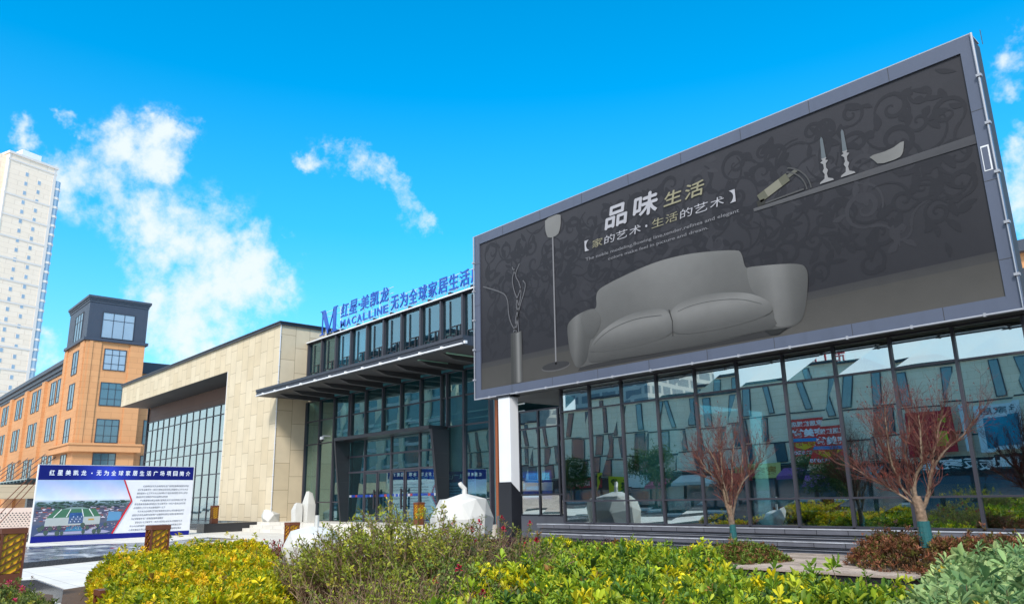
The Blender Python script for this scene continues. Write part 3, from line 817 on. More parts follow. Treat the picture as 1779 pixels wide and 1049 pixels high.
# sofa, drawn in shaded pieces
so = Flat(BILL)
sofa = smooth([(-14.46, 6.31), (-14.34, 6.46), (-14.04, 6.60), (-13.52, 6.68), (-13.27, 6.62), (-13.30, 7.12), (-12.89, 7.25), (-12.14, 7.37), (-11.43, 7.46), (-10.76, 7.48), (-9.94, 7.42), (-8.80, 7.20), (-8.68, 7.08), (-8.64, 6.68), (-8.5, 6.70), (-7.31, 6.50), (-7.14, 6.32), (-7.17, 5.96), (-7.33, 5.26), (-7.56, 5.10), (-7.92, 5.10), (-8.45, 5.12), (-9.51, 5.06), (-10.66, 5.05), (-12.12, 5.08), (-13.53, 5.10), (-14.05, 5.05), (-14.2, 5.12), (-14.39, 5.59)], 2)
so.shaded(sofa, lambda x, z: grey(124 + 18 * (z - 6.4) + 8 * max(0, (z - 7.0)) + 7 * math.sin(x * 1.7 + 1)), 5)
armL = smooth([(-14.46, 6.31), (-14.34, 6.46), (-14.04, 6.60), (-13.52, 6.68), (-13.27, 6.62), (-13.35, 6.2), (-13.62, 5.7), (-13.72, 5.2), (-14.05, 5.05), (-14.2, 5.12), (-14.39, 5.59)], 2)
so.shaded(armL, lambda x, z: grey(92 + 96 * max(0, .32 - abs(x + 14.12 - .1 * (z - 5.9))) + 22 * (z - 5.7)), 6, .07)
armLi = smooth([(-13.95, 6.52), (-13.52, 6.66), (-13.29, 6.6), (-13.1, 6.3), (-13.3, 5.95), (-13.55, 5.75), (-13.8, 6.1)], 2)
so.shaded(armLi, lambda x, z: grey(104 + 34 * (z - 6.1)), 7, .07)
armR = smooth([(-8.62, 6.66), (-8.5, 6.70), (-7.31, 6.50), (-7.14, 6.32), (-7.17, 5.96), (-7.33, 5.26), (-7.56, 5.12), (-8.1, 5.14), (-8.0, 5.5), (-8.25, 5.85), (-8.55, 6.1)], 2)
so.shaded(armR, lambda x, z: grey(120 + 18 * (z - 5.9) - 50 * max(0, x + 7.7) + 22 * max(0, 1 - abs(x + 7.95) * 2.4)), 6, .07)
base = smooth([(-13.66, 5.46), (-10.75, 5.42), (-8.1, 5.52), (-7.95, 5.14), (-8.6, 5.12), (-10.7, 5.05), (-13.5, 5.12), (-13.7, 5.2)], 1)
so.shaded(base, lambda x, z: grey(92 + 70 * (z - 5.22)), 7, .08)
cl_ = smooth([(-13.66, 5.40), (-13.55, 5.62), (-13.39, 5.80), (-13.05, 6.0), (-12.53, 6.19), (-11.83, 6.28), (-11.1, 6.22), (-10.86, 6.06), (-10.77, 5.77), (-10.8, 5.42), (-12.2, 5.33)], 2)
so.shaded(cl_, lambda x, z: grey(100 + 62 * max(0, min(1, (z - 5.45) / .6)) - 40 * max(0, min(1, (z - 5.95) / .35)) - 30 * max(0, x + 11.0)), 8, .07)
cr_ = smooth([(-10.83, 5.42), (-10.79, 5.8), (-10.86, 6.08), (-10.37, 6.30), (-9.54, 6.28), (-8.77, 6.14), (-8.34, 5.95), (-8.04, 5.70), (-8.06, 5.46), (-9.3, 5.34)], 2)
so.shaded(cr_, lambda x, z: grey(104 + 62 * max(0, min(1, (z - 5.45) / .6)) - 40 * max(0, min(1, (z - 5.95) / .35)) - 60 * max(0, -10.62 - x)), 8.6, .07)
so.stroke([(-10.86, 6.12), (-10.78, 5.8), (-10.8, 5.42)], .03, grey(72), 9.5)
so.stroke(smooth([(-13.45, 5.62), (-13.1, 5.86), (-12.5, 6.03), (-11.8, 6.09), (-11.1, 6.02)], 2, False), .014, grey(104), 9.5)
so.stroke(smooth([(-10.6, 6.02), (-10.2, 6.1), (-9.5, 6.09), (-8.8, 5.98), (-8.3, 5.75)], 2, False), .014, grey(108), 9.5)
so.poly([(-8.3, 5.12), (-7.75, 5.10), (-7.95, 4.99), (-8.15, 5.0)], [grey(48)] * 4, 7.6)
so.mb.build('picture_sofa', M['print'], wallo, local=True)
# lamp, vase, shelf and what stands on it
la = Flat(BILL)
la.shaded(smooth([(-15.20, 9.88), (-14.54, 9.88), (-14.53, 9.6), (-14.58, 9.37), (-14.68, 9.20), (-15.08, 9.20), (-15.18, 9.40), (-15.21, 9.6)], 1), lambda x, z: grey(150 + 8 * (z - 9.2)), 5, .1)
la.stroke([(-14.90, 9.2), (-14.95, 5.28)], .055, lin(152, 152, 158), 5)
la.poly([(-14.97 + .58 * math.cos(a), 5.22 + .135 * math.sin(a)) for a in np.linspace(0, 6.2, 28)], [lin(112, 111, 113)] * 28, 4.5)
la.poly([(-14.97 + .56 * math.cos(a), 5.245 + .115 * math.sin(a)) for a in np.linspace(0, 6.2, 28)], [lin(66, 65, 68)] * 28, 5)
la.mb.build('picture_lamp', M['print'], wallo, local=True)
va = Flat(BILL)
va.shaded([(-16.88, 6.54), (-16.38, 6.54), (-16.37, 4.95), (-16.90, 4.95)], lambda x, z: grey(88 + 70 * max(0, 1 - abs(x + 16.55) * 7) - 12 * (x < -16.75)), 5, .05)
for t in ([(-16.63, 6.53), (-16.96, 7.03), (-16.98, 7.79), (-17.46, 8.06), (-18.19, 8.36)], [(-16.75, 6.56), (-16.39, 7.26), (-16.8, 8.16), (-16.64, 8.61)], [(-16.61, 6.53), (-16.67, 6.97), (-16.33, 7.65), (-16.41, 8.08), (-16.64, 8.4), (-16.4, 8.72)], [(-16.51, 6.53), (-16.54, 7.15), (-16.1, 7.94), (-16.26, 8.14)], [(-16.6, 8.42), (-16.75, 8.7)], [(-16.66, 6.54), (-16.5, 7.0), (-16.62, 7.5), (-16.36, 7.9)]):
    va.stroke(smooth(t, 2, False), .038, lin(122, 122, 128), 6)
va.mb.build('picture_vase', M['print'], wallo, local=True)
sh = Flat(BILL)
sh.poly([(-8.27, 8.08), (-8.26, 8.0), (-3.545, 7.96), (-3.545, 8.15)], [lin(112, 112, 116), lin(104, 104, 108), lin(84, 84, 90), lin(90, 90, 96)], 5)
def rotrect(cx, cz, l, w, a): ca, sa = math.cos(a), math.sin(a); return [(cx + u * l / 2 * ca - v * w / 2 * sa, cz + u * l / 2 * sa + v * w / 2 * ca) for u, v in ((-1, -1), (1, -1), (1, 1), (-1, 1))]
sh.poly(rotrect(-7.72, 8.42, .82, .22, .38), [lin(120, 120, 104)] * 4, 6)
sh.poly(rotrect(-7.72, 8.42, .40, .215, .38), [lin(158, 156, 140)] * 4, 6.6)
sh.poly(rotrect(-7.23, 8.62, .25, .09, .38), [lin(120, 120, 112)] * 4, 6)
sh.poly(rotrect(-8.06, 8.16, .2, .14, .1), [lin(62, 60, 56)] * 4, 6)
for r_ in (.62, .72): sh.stroke([(-7.55 + r_ * math.cos(a), 8.1 + r_ * math.sin(a)) for a in np.linspace(.05, 1.25, 14)], .03, lin(96, 96, 98), 7)
sh.stroke([(-7.95, 8.12), (-7.0, 8.16)], .04, lin(96, 96, 98), 7)
for cx in (-6.47, -6.0):
    sh.poly([(cx - .05, 8.72), (cx + .05, 8.72), (cx + .03, 9.18), (cx, 9.24), (cx - .03, 9.18)], [lin(120, 130, 138)] * 5, 6)
    prof = [(.16, 8.15), (.14, 8.19), (.04, 8.24), (.025, 8.34), (.06, 8.42), (.025, 8.48), (.03, 8.58), (.09, 8.64), (.03, 8.67), (.06, 8.72)]
    sh.poly([(cx + a, b) for a, b in prof] + [(cx - a, b) for a, b in reversed(prof)], [lin(176, 176, 180)] * 20, 6.6)
sh.shaded(smooth([(-5.54, 8.42), (-5.1, 8.40), (-4.80, 8.52), (-4.82, 8.4), (-4.86, 8.24), (-4.95, 8.16), (-5.35, 8.16), (-5.44, 8.3)], 1), lambda x, z: grey(140 + 60 * (x + 5.5) * .4), 6, .06)
sh.mb.build('picture_shelf', M['print'], wallo, local=True)
# lettering
ZB = 7
tx = MB(); W_ = lin(164, 164, 172); T_ = lin(138, 134, 112); G_ = lin(118, 118, 124)
yy = -0.0035 * ZB
text_mb('品', -12.82, -12.02, 8.84, 9.44, yy, .002, .0, .14, tx, W_, heavy=.035)
text_mb('味', -11.80, -10.98, 8.86, 9.46, yy, .002, .0, .14, tx, W_, heavy=.035)
text_mb('生', -10.79, -10.22, 8.90, 9.26, yy, .002, .0, .14, tx, T_, heavy=.02)
text_mb('活', -10.12, -9.53, 8.88, 9.26, yy, .002, .0, .14, tx, T_, heavy=.02)
text_mb('【', -13.62, -13.46, 8.40, 8.72, yy, .002, .0, 0, tx, W_)
xs_ = -13.34
for ch, c in (('家', T_), ('的', W_), ('艺', W_), ('术', W_), ('·', W_), ('生', T_), ('活', T_), ('的', W_), ('艺', W_), ('术', W_)):
    if ch == '·': text_mb(ch, xs_ + .10, xs_ + .17, 8.51, 8.58, yy, .002, .03, 0, tx, c); xs_ += .30
    else: text_mb(ch, xs_, xs_ + .40, 8.42, 8.66, yy, .002, .0, .1, tx, c); xs_ += .453
text_mb('】', -8.86, -8.70, 8.40, 8.72, yy, .002, .0, 0, tx, W_)
text_mb('The noble modeling,flowing line,tender,refines and elegant', -13.61, -8.64, 8.08, 8.20, yy, .002, .006, 0, tx, G_)
text_mb('colors make feel in picture and dream.', -12.77, -9.52, 7.90, 8.01, yy, .002, .006, 0, tx, G_)
tx.build('picture_lettering', M['print'], wallo, local=True)

# post under the billboard
sp = empty('support_post', (-17.2, 15.6, 0.05), 'square post with white upper part and slanted black foot under the billboard corner', 'post')
pa, pb, pc, pd = -17.46, -16.93, 15.44, 15.80
v = [(pa, pc, 1.99), (pb, pc, 1.99), (pb, pd, 1.66), (pa, pd, 1.66)]
def hexa(lo, hi): return MB().add(lo + hi, [(3, 2, 1, 0), (4, 5, 6, 7), (0, 1, 5, 4), (1, 2, 6, 5), (2, 3, 7, 6), (3, 0, 4, 7)])
hexa([(a, b, c + .001) for a, b, c in v], [(pa, pc, 4.56), (pb, pc, 4.56), (pb, pd, 4.56), (pa, pd, 4.56)]).build('shaft', M['white'], sp, bevel=.012)
hexa([(pa - .02, pc - .02, .05), (pb + .02, pc - .02, .05), (pb + .02, pd + .02, .05), (pa - .02, pd + .02, .05)], [(a + (-.02 if a == pa else .02), b + (-.02 if b == pc else .02), c) for a, b, c in v]).build('foot', M['black_panel'], sp, bevel=.012)
MB().box(pa - .04, pb + .04, pc - .04, pd + .04, 4.562, 4.628).build('cap', M['black_panel'], sp)

# ------------------------------------------------------------ information board
bd = empty('information_board', (-38.08, 7.10, 0.05), 'large printed white and blue information board standing on the plaza', 'information board', rz=R(90) + math.atan2(0.86, 6.9))
BW, BH = 6.92, 3.27
def flatobj(F, name, par): return F.mb.build(name, M['print'], par, local=True)
pn = MB().box(-.03, BW + .03, .0, .12, 0.0, BH).build('panel', M['white'], bd, local=True)
F = Flat(); hh = BH * .80
F.shaded([(0, hh), (BW, hh), (BW, BH - .02), (0, BH - .02)], lambda x, z: lin(12 + 40 * max(0, 1 - abs(x - 2.9) / 1.8), 24 + 50 * max(0, 1 - abs(x - 2.9) / 1.8), 110 + 90 * max(0, 1 - abs(x - 2.9) / 1.8)), 1, .3)
F.poly([(0, 0.0), (BW, 0.0), (BW, .20), (0, .26)], [lin(16, 26, 130)] * 4, 4.5)
F.poly([(0, .1), (BW, .02), (BW, hh - .004), (0, hh - .004)], [lin(232, 234, 240)] * 4, 0.4)
flatobj(F, 'banner', pn)
tb = MB(); s_ = '红星美凯龙·无为全球家居生活广场项目简介'
xx = .42
for ch in s_:
    if ch == '·': text_mb(ch, xx + .09, xx + .15, hh + .27, hh + .33, -.006, .002, .03, 0, tb, lin(236, 240, 248))
    else: text_mb(ch, xx, xx + .205, hh + .20, hh + .42, -.006, .002, .0, 0, tb, lin(236, 240, 248), heavy=.028)
    xx += .322
tb.build('title_lettering', M['print'], pn, local=True)
tb = MB()
body = '红星美凯龙无为全球家居生活广场项目是集家居建材家装设计生活美学为一体的大型商业综合体占地面积七万平方米总建筑面积十五万平方米以全新模式打造区域家居生活中心项目建成后将引进国内外知名品牌形成家居产业集群带动周边发展'
k = 0
for i in range(13):
    z = hh - .26 - i * .165; a = 4.28 - .022 * i; b = 6.72 - .018 * i
    if i in (0, 4, 7, 10): a += .22
    if i in (3, 6, 9): b = a + 1.5
    n = int((b - a) / .088)
    ln = ''.join(body[(k + q) % len(body)] for q in range(n)); k += n
    text_mb(ln, a, b, z - .075, z + .02, -.006, .002, .0, .1, tb, lin(92, 96, 112))
tb.build('text_lettering', M['print'], pn, local=True)
# printed aerial view
P_ = Flat(); pr = random.Random(3)
hp = lambda x: 3.62 + (min(1, max(0, (x - 1.55) / .9)) * .0)
tipx, tipz = 4.02, 1.66
edge_x = lambda z: 3.60 + (tipx - 3.60) * (hh - z) / (hh - tipz) if z > tipz else tipx - (tipx - 3.28) * (tipz - z) / (tipz - .24)
pic_out = [(0.0, .26), (3.28, .235), (tipx, tipz), (3.60, hh - .01), (0.0, hh - .01)]
def skyc(x, z):
    if z > 1.75: t = min(1, (z - 1.75) / .8); return lin(226 - 60 * t + 8 * math.sin(x * 3 + z * 5), 232 - 42 * t, 244 - 12 * t)
    if z > 1.5: return lin(96, 118, 128) if z < 1.66 else lin(150, 176, 190)
    return lin(74, 88, 122) if z < .75 else lin(92, 98, 118)
P_.shaded(pic_out, skyc, 2, .11)
def q(x, z, w, h, c, lay=3): 
    if x + w < edge_x(z) - .04 and x > .02 and z > .3: P_.poly([(x, z), (x + w, z), (x + w, z + h), (x, z + h)], [c] * 4, lay)
for i in range(260):
    x = pr.uniform(0, 4); z = pr.uniform(1.35, 1.68); g_ = pr.uniform(50, 100); q(x, z, pr.uniform(.05, .2), pr.uniform(.02, .05), lin(g_ * .75, g_ * 1.05, g_ * .95), 3 + .002 * i)
for i in range(260):
    x = pr.uniform(0, 4); z = pr.uniform(.85, 1.42); c = pr.choice([lin(168, 160, 178), lin(120, 104, 128), lin(206, 200, 214), lin(66, 66, 96), lin(150, 90, 84), lin(90, 96, 132)])
    q(x, z, pr.uniform(.05, .22), pr.uniform(.02, .06), c, 3.6 + .002 * i)
for pts, c in (([(.5, 1.0), (.85, 1.36), (2.45, 1.36), (2.72, 1.02)], lin(70, 116, 92)), ([(.46, .66), (.5, 1.0), (2.72, 1.02), (2.70, .68)], lin(176, 184, 184)), ([(1.40, .74), (1.42, 1.2), (2.0, 1.2), (1.99, .74)], lin(72, 116, 190)), ([(1.1, 1.36), (1.4, 1.44), (1.9, 1.44), (2.2, 1.36)], lin(126, 150, 150)),
               ([(3.0, .80), (3.05, 1.22), (3.62, 1.18), (3.62, .82)], lin(96, 148, 190)), ([(.42, .5), (.46, .66), (2.7, .68), (2.66, .5)], lin(84, 66, 92)), ([(1.3, .42), (1.36, .64), (2.0, .64), (2.0, .42)], lin(70, 130, 170)),
               ([(.1, .3), (.3, .40), (2.9, .42), (3.2, .34), (3.0, .28)], lin(160, 160, 190)), ([(2.2, .42), (2.6, .62), (2.75, .62), (2.45, .42)], lin(170, 174, 200))):
    P_.poly(pts, [c] * len(pts), 5)
for a, b in (((.78, 1.02), (1.08, 1.36)), ((1.3, 1.03), (1.45, 1.36)), ((2.0, 1.03), (1.9, 1.36)), ((2.42, 1.03), (2.2, 1.36))): P_.stroke([a, b], .035, lin(226, 230, 230), 5.6)
for i in range(9): q(1.46 + .055 * i, .80 + .1 * (i % 3), .04, .05, lin(190, 206, 232), 6)
P_.poly([(2.2, .86), (2.46, .86), (2.44, .93), (2.22, .93)], [lin(196, 156, 80)] * 4, 6)
for i in range(120):
    q(pr.uniform(.1, 3.4), pr.uniform(.48, .68), .02, .02, pr.choice([lin(240, 210, 170), lin(214, 120, 110), lin(236, 232, 226)]), 6.2)
for x, z in ((.55, .40), (1.0, .36), (1.18, .36), (2.05, .37), (2.5, .38), (2.7, .38), (.7, .56), (1.06, .58), (2.2, .56), (2.64, .60), (2.0, .66), (.3, .55), (.4, .62), (2.95, .66)):
    r0 = pr.uniform(.07, .10); P_.poly([(x + r0 * math.cos(t), z + r0 * 1.1 * math.sin(t)) for t in np.linspace(0, 6, 11)], [lin(74, 92, 86)] * 11, 6.6 + x * .1)
    P_.poly([(x - .01, z - .13), (x + .01, z - .13), (x + .01, z - .05), (x - .01, z - .05)], [lin(50, 46, 60)] * 4, 6.4)
flatobj(P_, 'printed_picture', pn)
F = Flat(); F.stroke([(3.60, hh), (tipx, tipz)], .06, lin(206, 30, 44), 9); F.stroke([(tipx, tipz), (3.28, .24)], .07, lin(214, 30, 44), 9.4)
flatobj(F, 'red_arrow_line', pn)
mb = MB()
for x in (.3, 2.4, 4.5, 6.6):
    mb.tube([(x, .12, 2.6), (x, 1.3, 0.02)], .03, 6); mb.tube([(x, .14, 0.0), (x, .14, BH)], .03, 6)
mb.build('brace', M['granite'], bd, local=True)
# ------------------------------------------------------------ orange building with corner tower
ob = empty('orange_building', (-88.56, 19.3, 0.05), 'orange rendered building with slate topped corner tower, behind the stone wing', 'building')
TX, TY0, TY1, TXL = -88.56, 19.3, 25.25, -97.2
def window(par, axis, a, b, z0, z1, face, cols=(), rows=(), gm='far_glass', depth=0.14, fw=0.07, fm='mullion'):
    """recess-framed window on a face of constant x (axis 'y') or constant y (axis 'x'); face pointing to +x / -y"""
    s = 1 if axis == 'y' else -1
    def bx(mb, p, q, r, t, d0, d1):
        lo, hi = face + s * min(d0 * 1, d1 * 1), face + s * max(d0, d1)
        lo, hi = min(lo, hi), max(lo, hi)
        return mb.box(lo, hi, p, q, r, t) if axis == 'y' else mb.box(p, q, lo, hi, r, t)
    f = MB()
    bx(f, a, a + fw, z0, z1, 0.002, .07); bx(f, b - fw, b, z0, z1, 0.002, .07); bx(f, a + fw, b - fw, z0, z0 + fw, .002, .07); bx(f, a + fw, b - fw, z1 - fw, z1, .002, .07)
    for c in cols: bx(f, a + (b - a) * c - fw / 3, a + (b - a) * c + fw / 3, z0 + fw, z1 - fw, .003, .06)
    for c in rows: bx(f, a + fw, b - fw, z0 + (z1 - z0) * c - fw / 3, z0 + (z1 - z0) * c + fw / 3, .004, .05)
    w = f.build('window', M[fm], par)
    g = MB(); bx(g, a + fw * .5, b - fw * .5, z0 + fw * .5, z1 - fw * .5, .003, .022)
    g.build('pane', M[gm], w)
    return w
mb = MB().box(TXL, TX, TY0, TY1, 0.05, 18.75)
tw = mb.build('tower_wall', M['orange'], ob)
mb = MB().box(TXL + .1, TX + .02, TY0 - .02, TY1 + .02, 19.05, 23.0)
mb.box(TXL, TX + .28, TY0 - .28, TY1 + .28, 18.751, 19.05)
mb.build('tower_cap', M['slate_metal'], ob)
mb = MB()
for i, (e, z0, z1) in enumerate(((.08, 23.0, 23.25), (.16, 23.25, 23.45), (.26, 23.45, 23.72))): mb.box(TXL - e, TX + e, TY0 - e, TY1 + e, z0, z1)
mb.build('tower_cornice', M['cornice'], ob)
for y0, y1, e in ((TY0 + .02, TY0 + .349, .14), (TY0 + .35, TY0 + .7, .22), (TY0 + .701, TY0 + 1.55, .14), (TY1 - 1.5, TY1 - .02, .14)): MB().box(TX, TX + e, y0, y1, 7.86, 18.7).build('pilaster', M['orange'], ob)
for x0_, x1_ in ((TX - 1.6, TX - .02), (TXL + .02, TXL + 1.2)): MB().box(x0_, x1_, TY0 - .14, TY0, 7.86, 18.7).build('pilaster', M['orange'], ob)
mb = MB().box(TXL - .1, TX + .5, TY0 - .5, TY1 + .5, 6.95, 7.62).box(TXL - .1, TX + .62, TY0 - .62, TY1 + .62, 7.62, 7.82)
mb.build('ledge', M['orange_plain'], ob)
window(ob, 'y', 20.64, 23.95, 19.15, 22.05, TX + .02, (.34, .67), (.7,), gm='pale_pane')  # paler pane colour paints the sky's reflection in this window
MB().box(TX - 2.6, TX - 2.5, 20.8, 23.7, 19.3, 21.8).build('inner_screen', M['white'], ob)
for z0, z1 in ((15.68, 18.02), (11.82, 14.35), (7.9, 10.42), (4.3, 6.84)):
    window(ob, 'y', 21.2, 23.44, z0, z1, TX, (.36, .68), (.3, .72), gm='pale_pane' if z0 > 15 else 'far_glass')  # top window likewise paler, sky reflection put into its colour
window(ob, 'x', TX - 5.6, TX - 2.2, 19.2, 22.3, TY0 - .02, (.33, .66), (.7,))
for z0, z1 in ((15.4, 18.0), (11.6, 14.4), (7.9, 10.6), (4.0, 6.8)):
    window(ob, 'x', TX - 4.8, TX - 2.4, z0, z1, TY0, (.5,), (.3,))
# wing to the left and rear link to the right
WY = 20.3
mb = MB().box(-175, TXL - .001, WY, 36, .05, 17.0)
mb.box(-95, TX - 1.0, TY1 + .001, 40, .05, 12.2)
mb.build('wing_wall', M['orange'], ob)
mb = MB()
for e, z0, z1 in ((.12, 17.0, 17.4), (.3, 17.4, 17.9), (.55, 17.9, 18.4)): mb.box(-175, TXL + .2, WY - e, 36, z0, z1); mb.box(-95, TX - 1 + e, TY1 + .8, 40, z0 - 4.8, z1 - 4.8)
mb.build('parapet', M['cornice'], ob)
k = 0
x = -99.3
while x > -172:
    MB().box(x - 1.7, x, WY - .34, WY, .05, 17.0).build('pier', M['orange'], ob)
    for u in (2.6, 6.0):
        for z0, z1 in ((13.6, 16.5), (9.1, 12.1), (4.4, 7.4)):
            window(ob, 'x', x - u - 2.7, x - u, z0, z1, WY, (.5,), (.25,))
    x -= 10.9
for z0, z1 in ((7.9, 10.6), (4.2, 6.7)): window(ob, 'y', 26.2, 28.6, z0, z1, TX - 1.0, (.5,), (.35,))
cn = MB().box(-128, -94.5, 16.6, 20.2, 4.3, 4.42)
for i in range(17): cn.box(-127.9 + 2 * i, -127.7 + 2 * i, 16.6, 20.2, 4.1, 4.3)
cn = cn.build('glass_canopy', M['far_glass'], ob)
for i in range(7): MB().tube([(-126 + 5 * i, 16.9, 4.4), (-126 + 5 * i, 20.2, 7.6)], .05, 6).build('tie_rod', M['mullion'], cn)

# ------------------------------------------------------------ high-rise
hr = empty('apartment_tower', (-250.6, 41.2, 0), 'very tall pale beige apartment tower rising behind the orange building', 'apartment tower')
M['tower_wall'] = tiles_mat('tower_render', lin(246, 226, 206), lin(242, 221, 200), lin(220, 198, 178), 3.2, 1.5, 0.04, False, 0.85, mixv=0.15)
M['tower_trim'] = mat('tower_trim', lin(220, 212, 206), 0.8, var=.05)
hr.rotation_euler = (0, 0, R(90 + 19))      # local +x runs along the face towards the right, -y is outward
HH = 102.0
FWd = 13.9
mb = MB().box(-FWd, 0, .0, 22, 0, HH)
mb.box(-FWd - 7, -FWd - .001, 1.6, 22, 0, HH - .5)
mb.build('wall', M['tower_wall'], hr, local=True)
mb = MB()
z = HH - 12.5
while z > 4:
    mb.box(-FWd - .1, .1, -.12, 0, z, z + .5); z -= 6.35
mb.box(-FWd - .3, .3, -.3, 22.3, HH + .001, HH + .7).box(-FWd - .2, .2, -.16, 0, HH - 1.9, HH - 1.4)
mb.box(-FWd, -FWd + .35, -.1, 0, 0, HH).box(-.9, -.02, -.1, 0, 0, HH)
mb.build('string_course', M['tower_trim'], hr, local=True)
MB().box(-9.6, -4.0, 2, 9, HH + .7, HH + 3.4).build('roof_house', M['white'], hr, local=True)
for i in range(34):
    zz = HH - 5.6 - 2.95 * i
    for u, dz in ((-8.9, 0.2), (-5.2, -1.15)):
        w = MB().box(u, u + .95, -.06, -.002, zz + dz, zz + dz + 1.25).build('window', M['tower_trim'], hr, local=True)
        MB().box(u + .08, u + .87, -.066, -.061, zz + dz + .08, zz + dz + 1.17).build('pane', M['pale_pane'], w, local=True)
    # curved bay windows on the right-hand corner
    b = MB()
    prof = [(0.0, -0.1), (1.1, -.35), (1.9, .15), (2.3, 1.2), (2.3, 3.0), (0.0, 3.0)]
    b.prism([(p[0], p[1] + .2) for p in prof], 'z', zz - .9, zz - .2)
    bay = b.build('bay_window', M['tower_trim'], hr, local=True)
    MB().prism([(p[0] * .92, p[1] * .92 + .25) for p in prof], 'z', zz - .199, zz + 2.03).build('pane', M['pale_pane'], bay, local=True)

# ------------------------------------------------------------ building glimpsed past the billboard's right edge
rb = empty('brick_building', (-12.7, 62, 0), 'distant orange building with dark eaves peeping out behind the far end of the billboard', 'building')
MB().box(-13.6, 14, 60, 76, 0, 17.3).build('wall', M['orange'], rb)
MB().box(-14.2, 14.6, 59.4, 76.6, 17.3, 18.1).build('roof', M['cornice'], rb)
for i in range(6):
    for z0, z1 in ((13.4, 16.2), (9.4, 12.2)): window(rb, 'x', -12.4 + 4.2 * i, -9.8 + 4.2 * i, z0, z1, 60, (.5,), (.3,))

# ------------------------------------------------------------ terrace things behind the information board
pw = empty('perforated_wall', (-45, 5, 0.05), 'low pale pink metal wall pierced with rows of small triangles, behind the board', 'wall')
def perf_mat():
    m = bpy.data.materials.new('perforated_metal')
    nt, b, N, L = nodes_of(m)
    g = N('ShaderNodeNewGeometry'); sp_ = N('ShaderNodeSeparateXYZ'); L(g.outputs['Position'], sp_.inputs[0])
    cb = N('ShaderNodeCombineXYZ'); L(sp_.outputs['Y'], cb.inputs['X']); L(sp_.outputs['Z'], cb.inputs['Y'])
    b.inputs['Base Color'].default_value = lin(226, 204, 192); b.inputs['Roughness'].default_value = .6
    return m
M['perf'] = perf_mat()
mb = MB().box(-45.1, -45, -14, 8.4, .2, 1.5)
pwl = mb.build('panel', M['perf'], pw)
ho = MB()
for r_ in range(9):
    for i in range(150):
        y = 8.2 - .15 * i - (.075 if r_ % 2 else 0); z = .42 + .10 * r_; h = .07 if r_ > 3 else .045
        if y > -13: ho.prism([(y, z), (y + .085, z), (y + .042, z + h)], 'x', -44.998, -44.992)
ho.build('perforation', M['black_panel'], pwl)
MB().box(-45.3, -44.8, -14, 8.4, .05, .2).build('base', M['granite'], pw)
gb = empty('gate_beam', (-58, 4, 0.05), 'horizontal beige stone clad beam carried on posts, between the board and the orange building', 'beam')
M['beige_stone'] = tiles_mat('beige_stone', lin(196, 180, 154), lin(186, 170, 146), lin(150, 136, 116), 2.4, .35, .008, False, .75, mixv=.3)
MB().box(-60, -59.2, -20, 11.2, 2.05, 2.95).build('beam', M['beige_stone'], gb)
for y in (-18, -8, 2, 10.6): MB().box(-59.9, -59.3, y, y + .5, .05, 2.05).build('post', M['granite'], gb)
for k in range(3):
    t = MB().tube([(-41.9 - .15 * k, 6.0 - .35 * k, .05), (-41.3, 7.7 - .22 * k, 2.75)], .022, 6)
    tag(t.build('leaning_rod', M['rust']), 'thin dark red steel rod leaning behind the information board', 'rod', 'rods leaning behind the board')

# ------------------------------------------------------------ across the street, seen mirrored in the glass
op = empty('office_block', (-35, -25.2, 0.04), 'pale stone block with slanting dark windows across the street, mirrored in the glass hall', 'building')
M['op_stone'] = tiles_mat('pale_stone', lin(242, 228, 202), lin(234, 220, 194), lin(186, 174, 150), 1.6, .52, .008, False, .8, mixv=.3)
M['shop_dark'] = mat('shopfront', lin(44, 46, 52), .35, var=.2)
OY = -25.2
MB().box(-88, 24, -45, OY, .04, 10.1).build('wall', M['op_stone'], op)
MB().box(-88.2, 24.2, -45.2, OY + .15, 10.1, 10.32).build('roof_edge', M['coping'], op)
rq = random.Random(21)
for (z0, z1) in ((7.45, 9.95), (5.25, 7.2), (3.5, 5.05)):
    x = -86.5
    MB().box(-88, 24, OY, OY + .05, z0 - .2, z0 - .1).build('floor_line', M['coping'], op)
    while x < 22:
        w = rq.uniform(.5, .8) if z0 > 6 else rq.choice([.6, 1.1, 1.9])
        s_ = rq.uniform(-.75, .75) if z0 > 6 else rq.uniform(-.25, .25)
        hidden = z0 < 7 and (-31 < x < -24 or -21.5 < x < -12.5)
        if not hidden:
            o_ = MB().prism([(x, z0), (x + w, z0), (x + w + s_, z1), (x + s_, z1)], 'y', OY + .002, OY + .08).build('window', M['mullion'], op)
            MB().prism([(x + .07, z0 + .07), (x + w - .07, z0 + .07), (x + w + s_ - .07, z1 - .07), (x + s_ + .07, z1 - .07)], 'y', OY + .081, OY + .09).build('pane', M['far_glass'], o_)
        x += w + rq.uniform(1.0, 2.1)
MB().box(-87, 23, OY, OY + .5, .04, 3.1).build('shopfront', M['shop_dark'], op)
MB().box(-87, 23, OY + .5, OY + .56, 2.35, 3.25).build('shop_fascia', M['black_panel'], op)
g = MB()
for i in range(44): g.box(-86 + 2.5 * i, -83.8 + 2.5 * i, OY + .5, OY + .53, .3, 2.2)
g.build('shop_window', M['far_glass'], op)
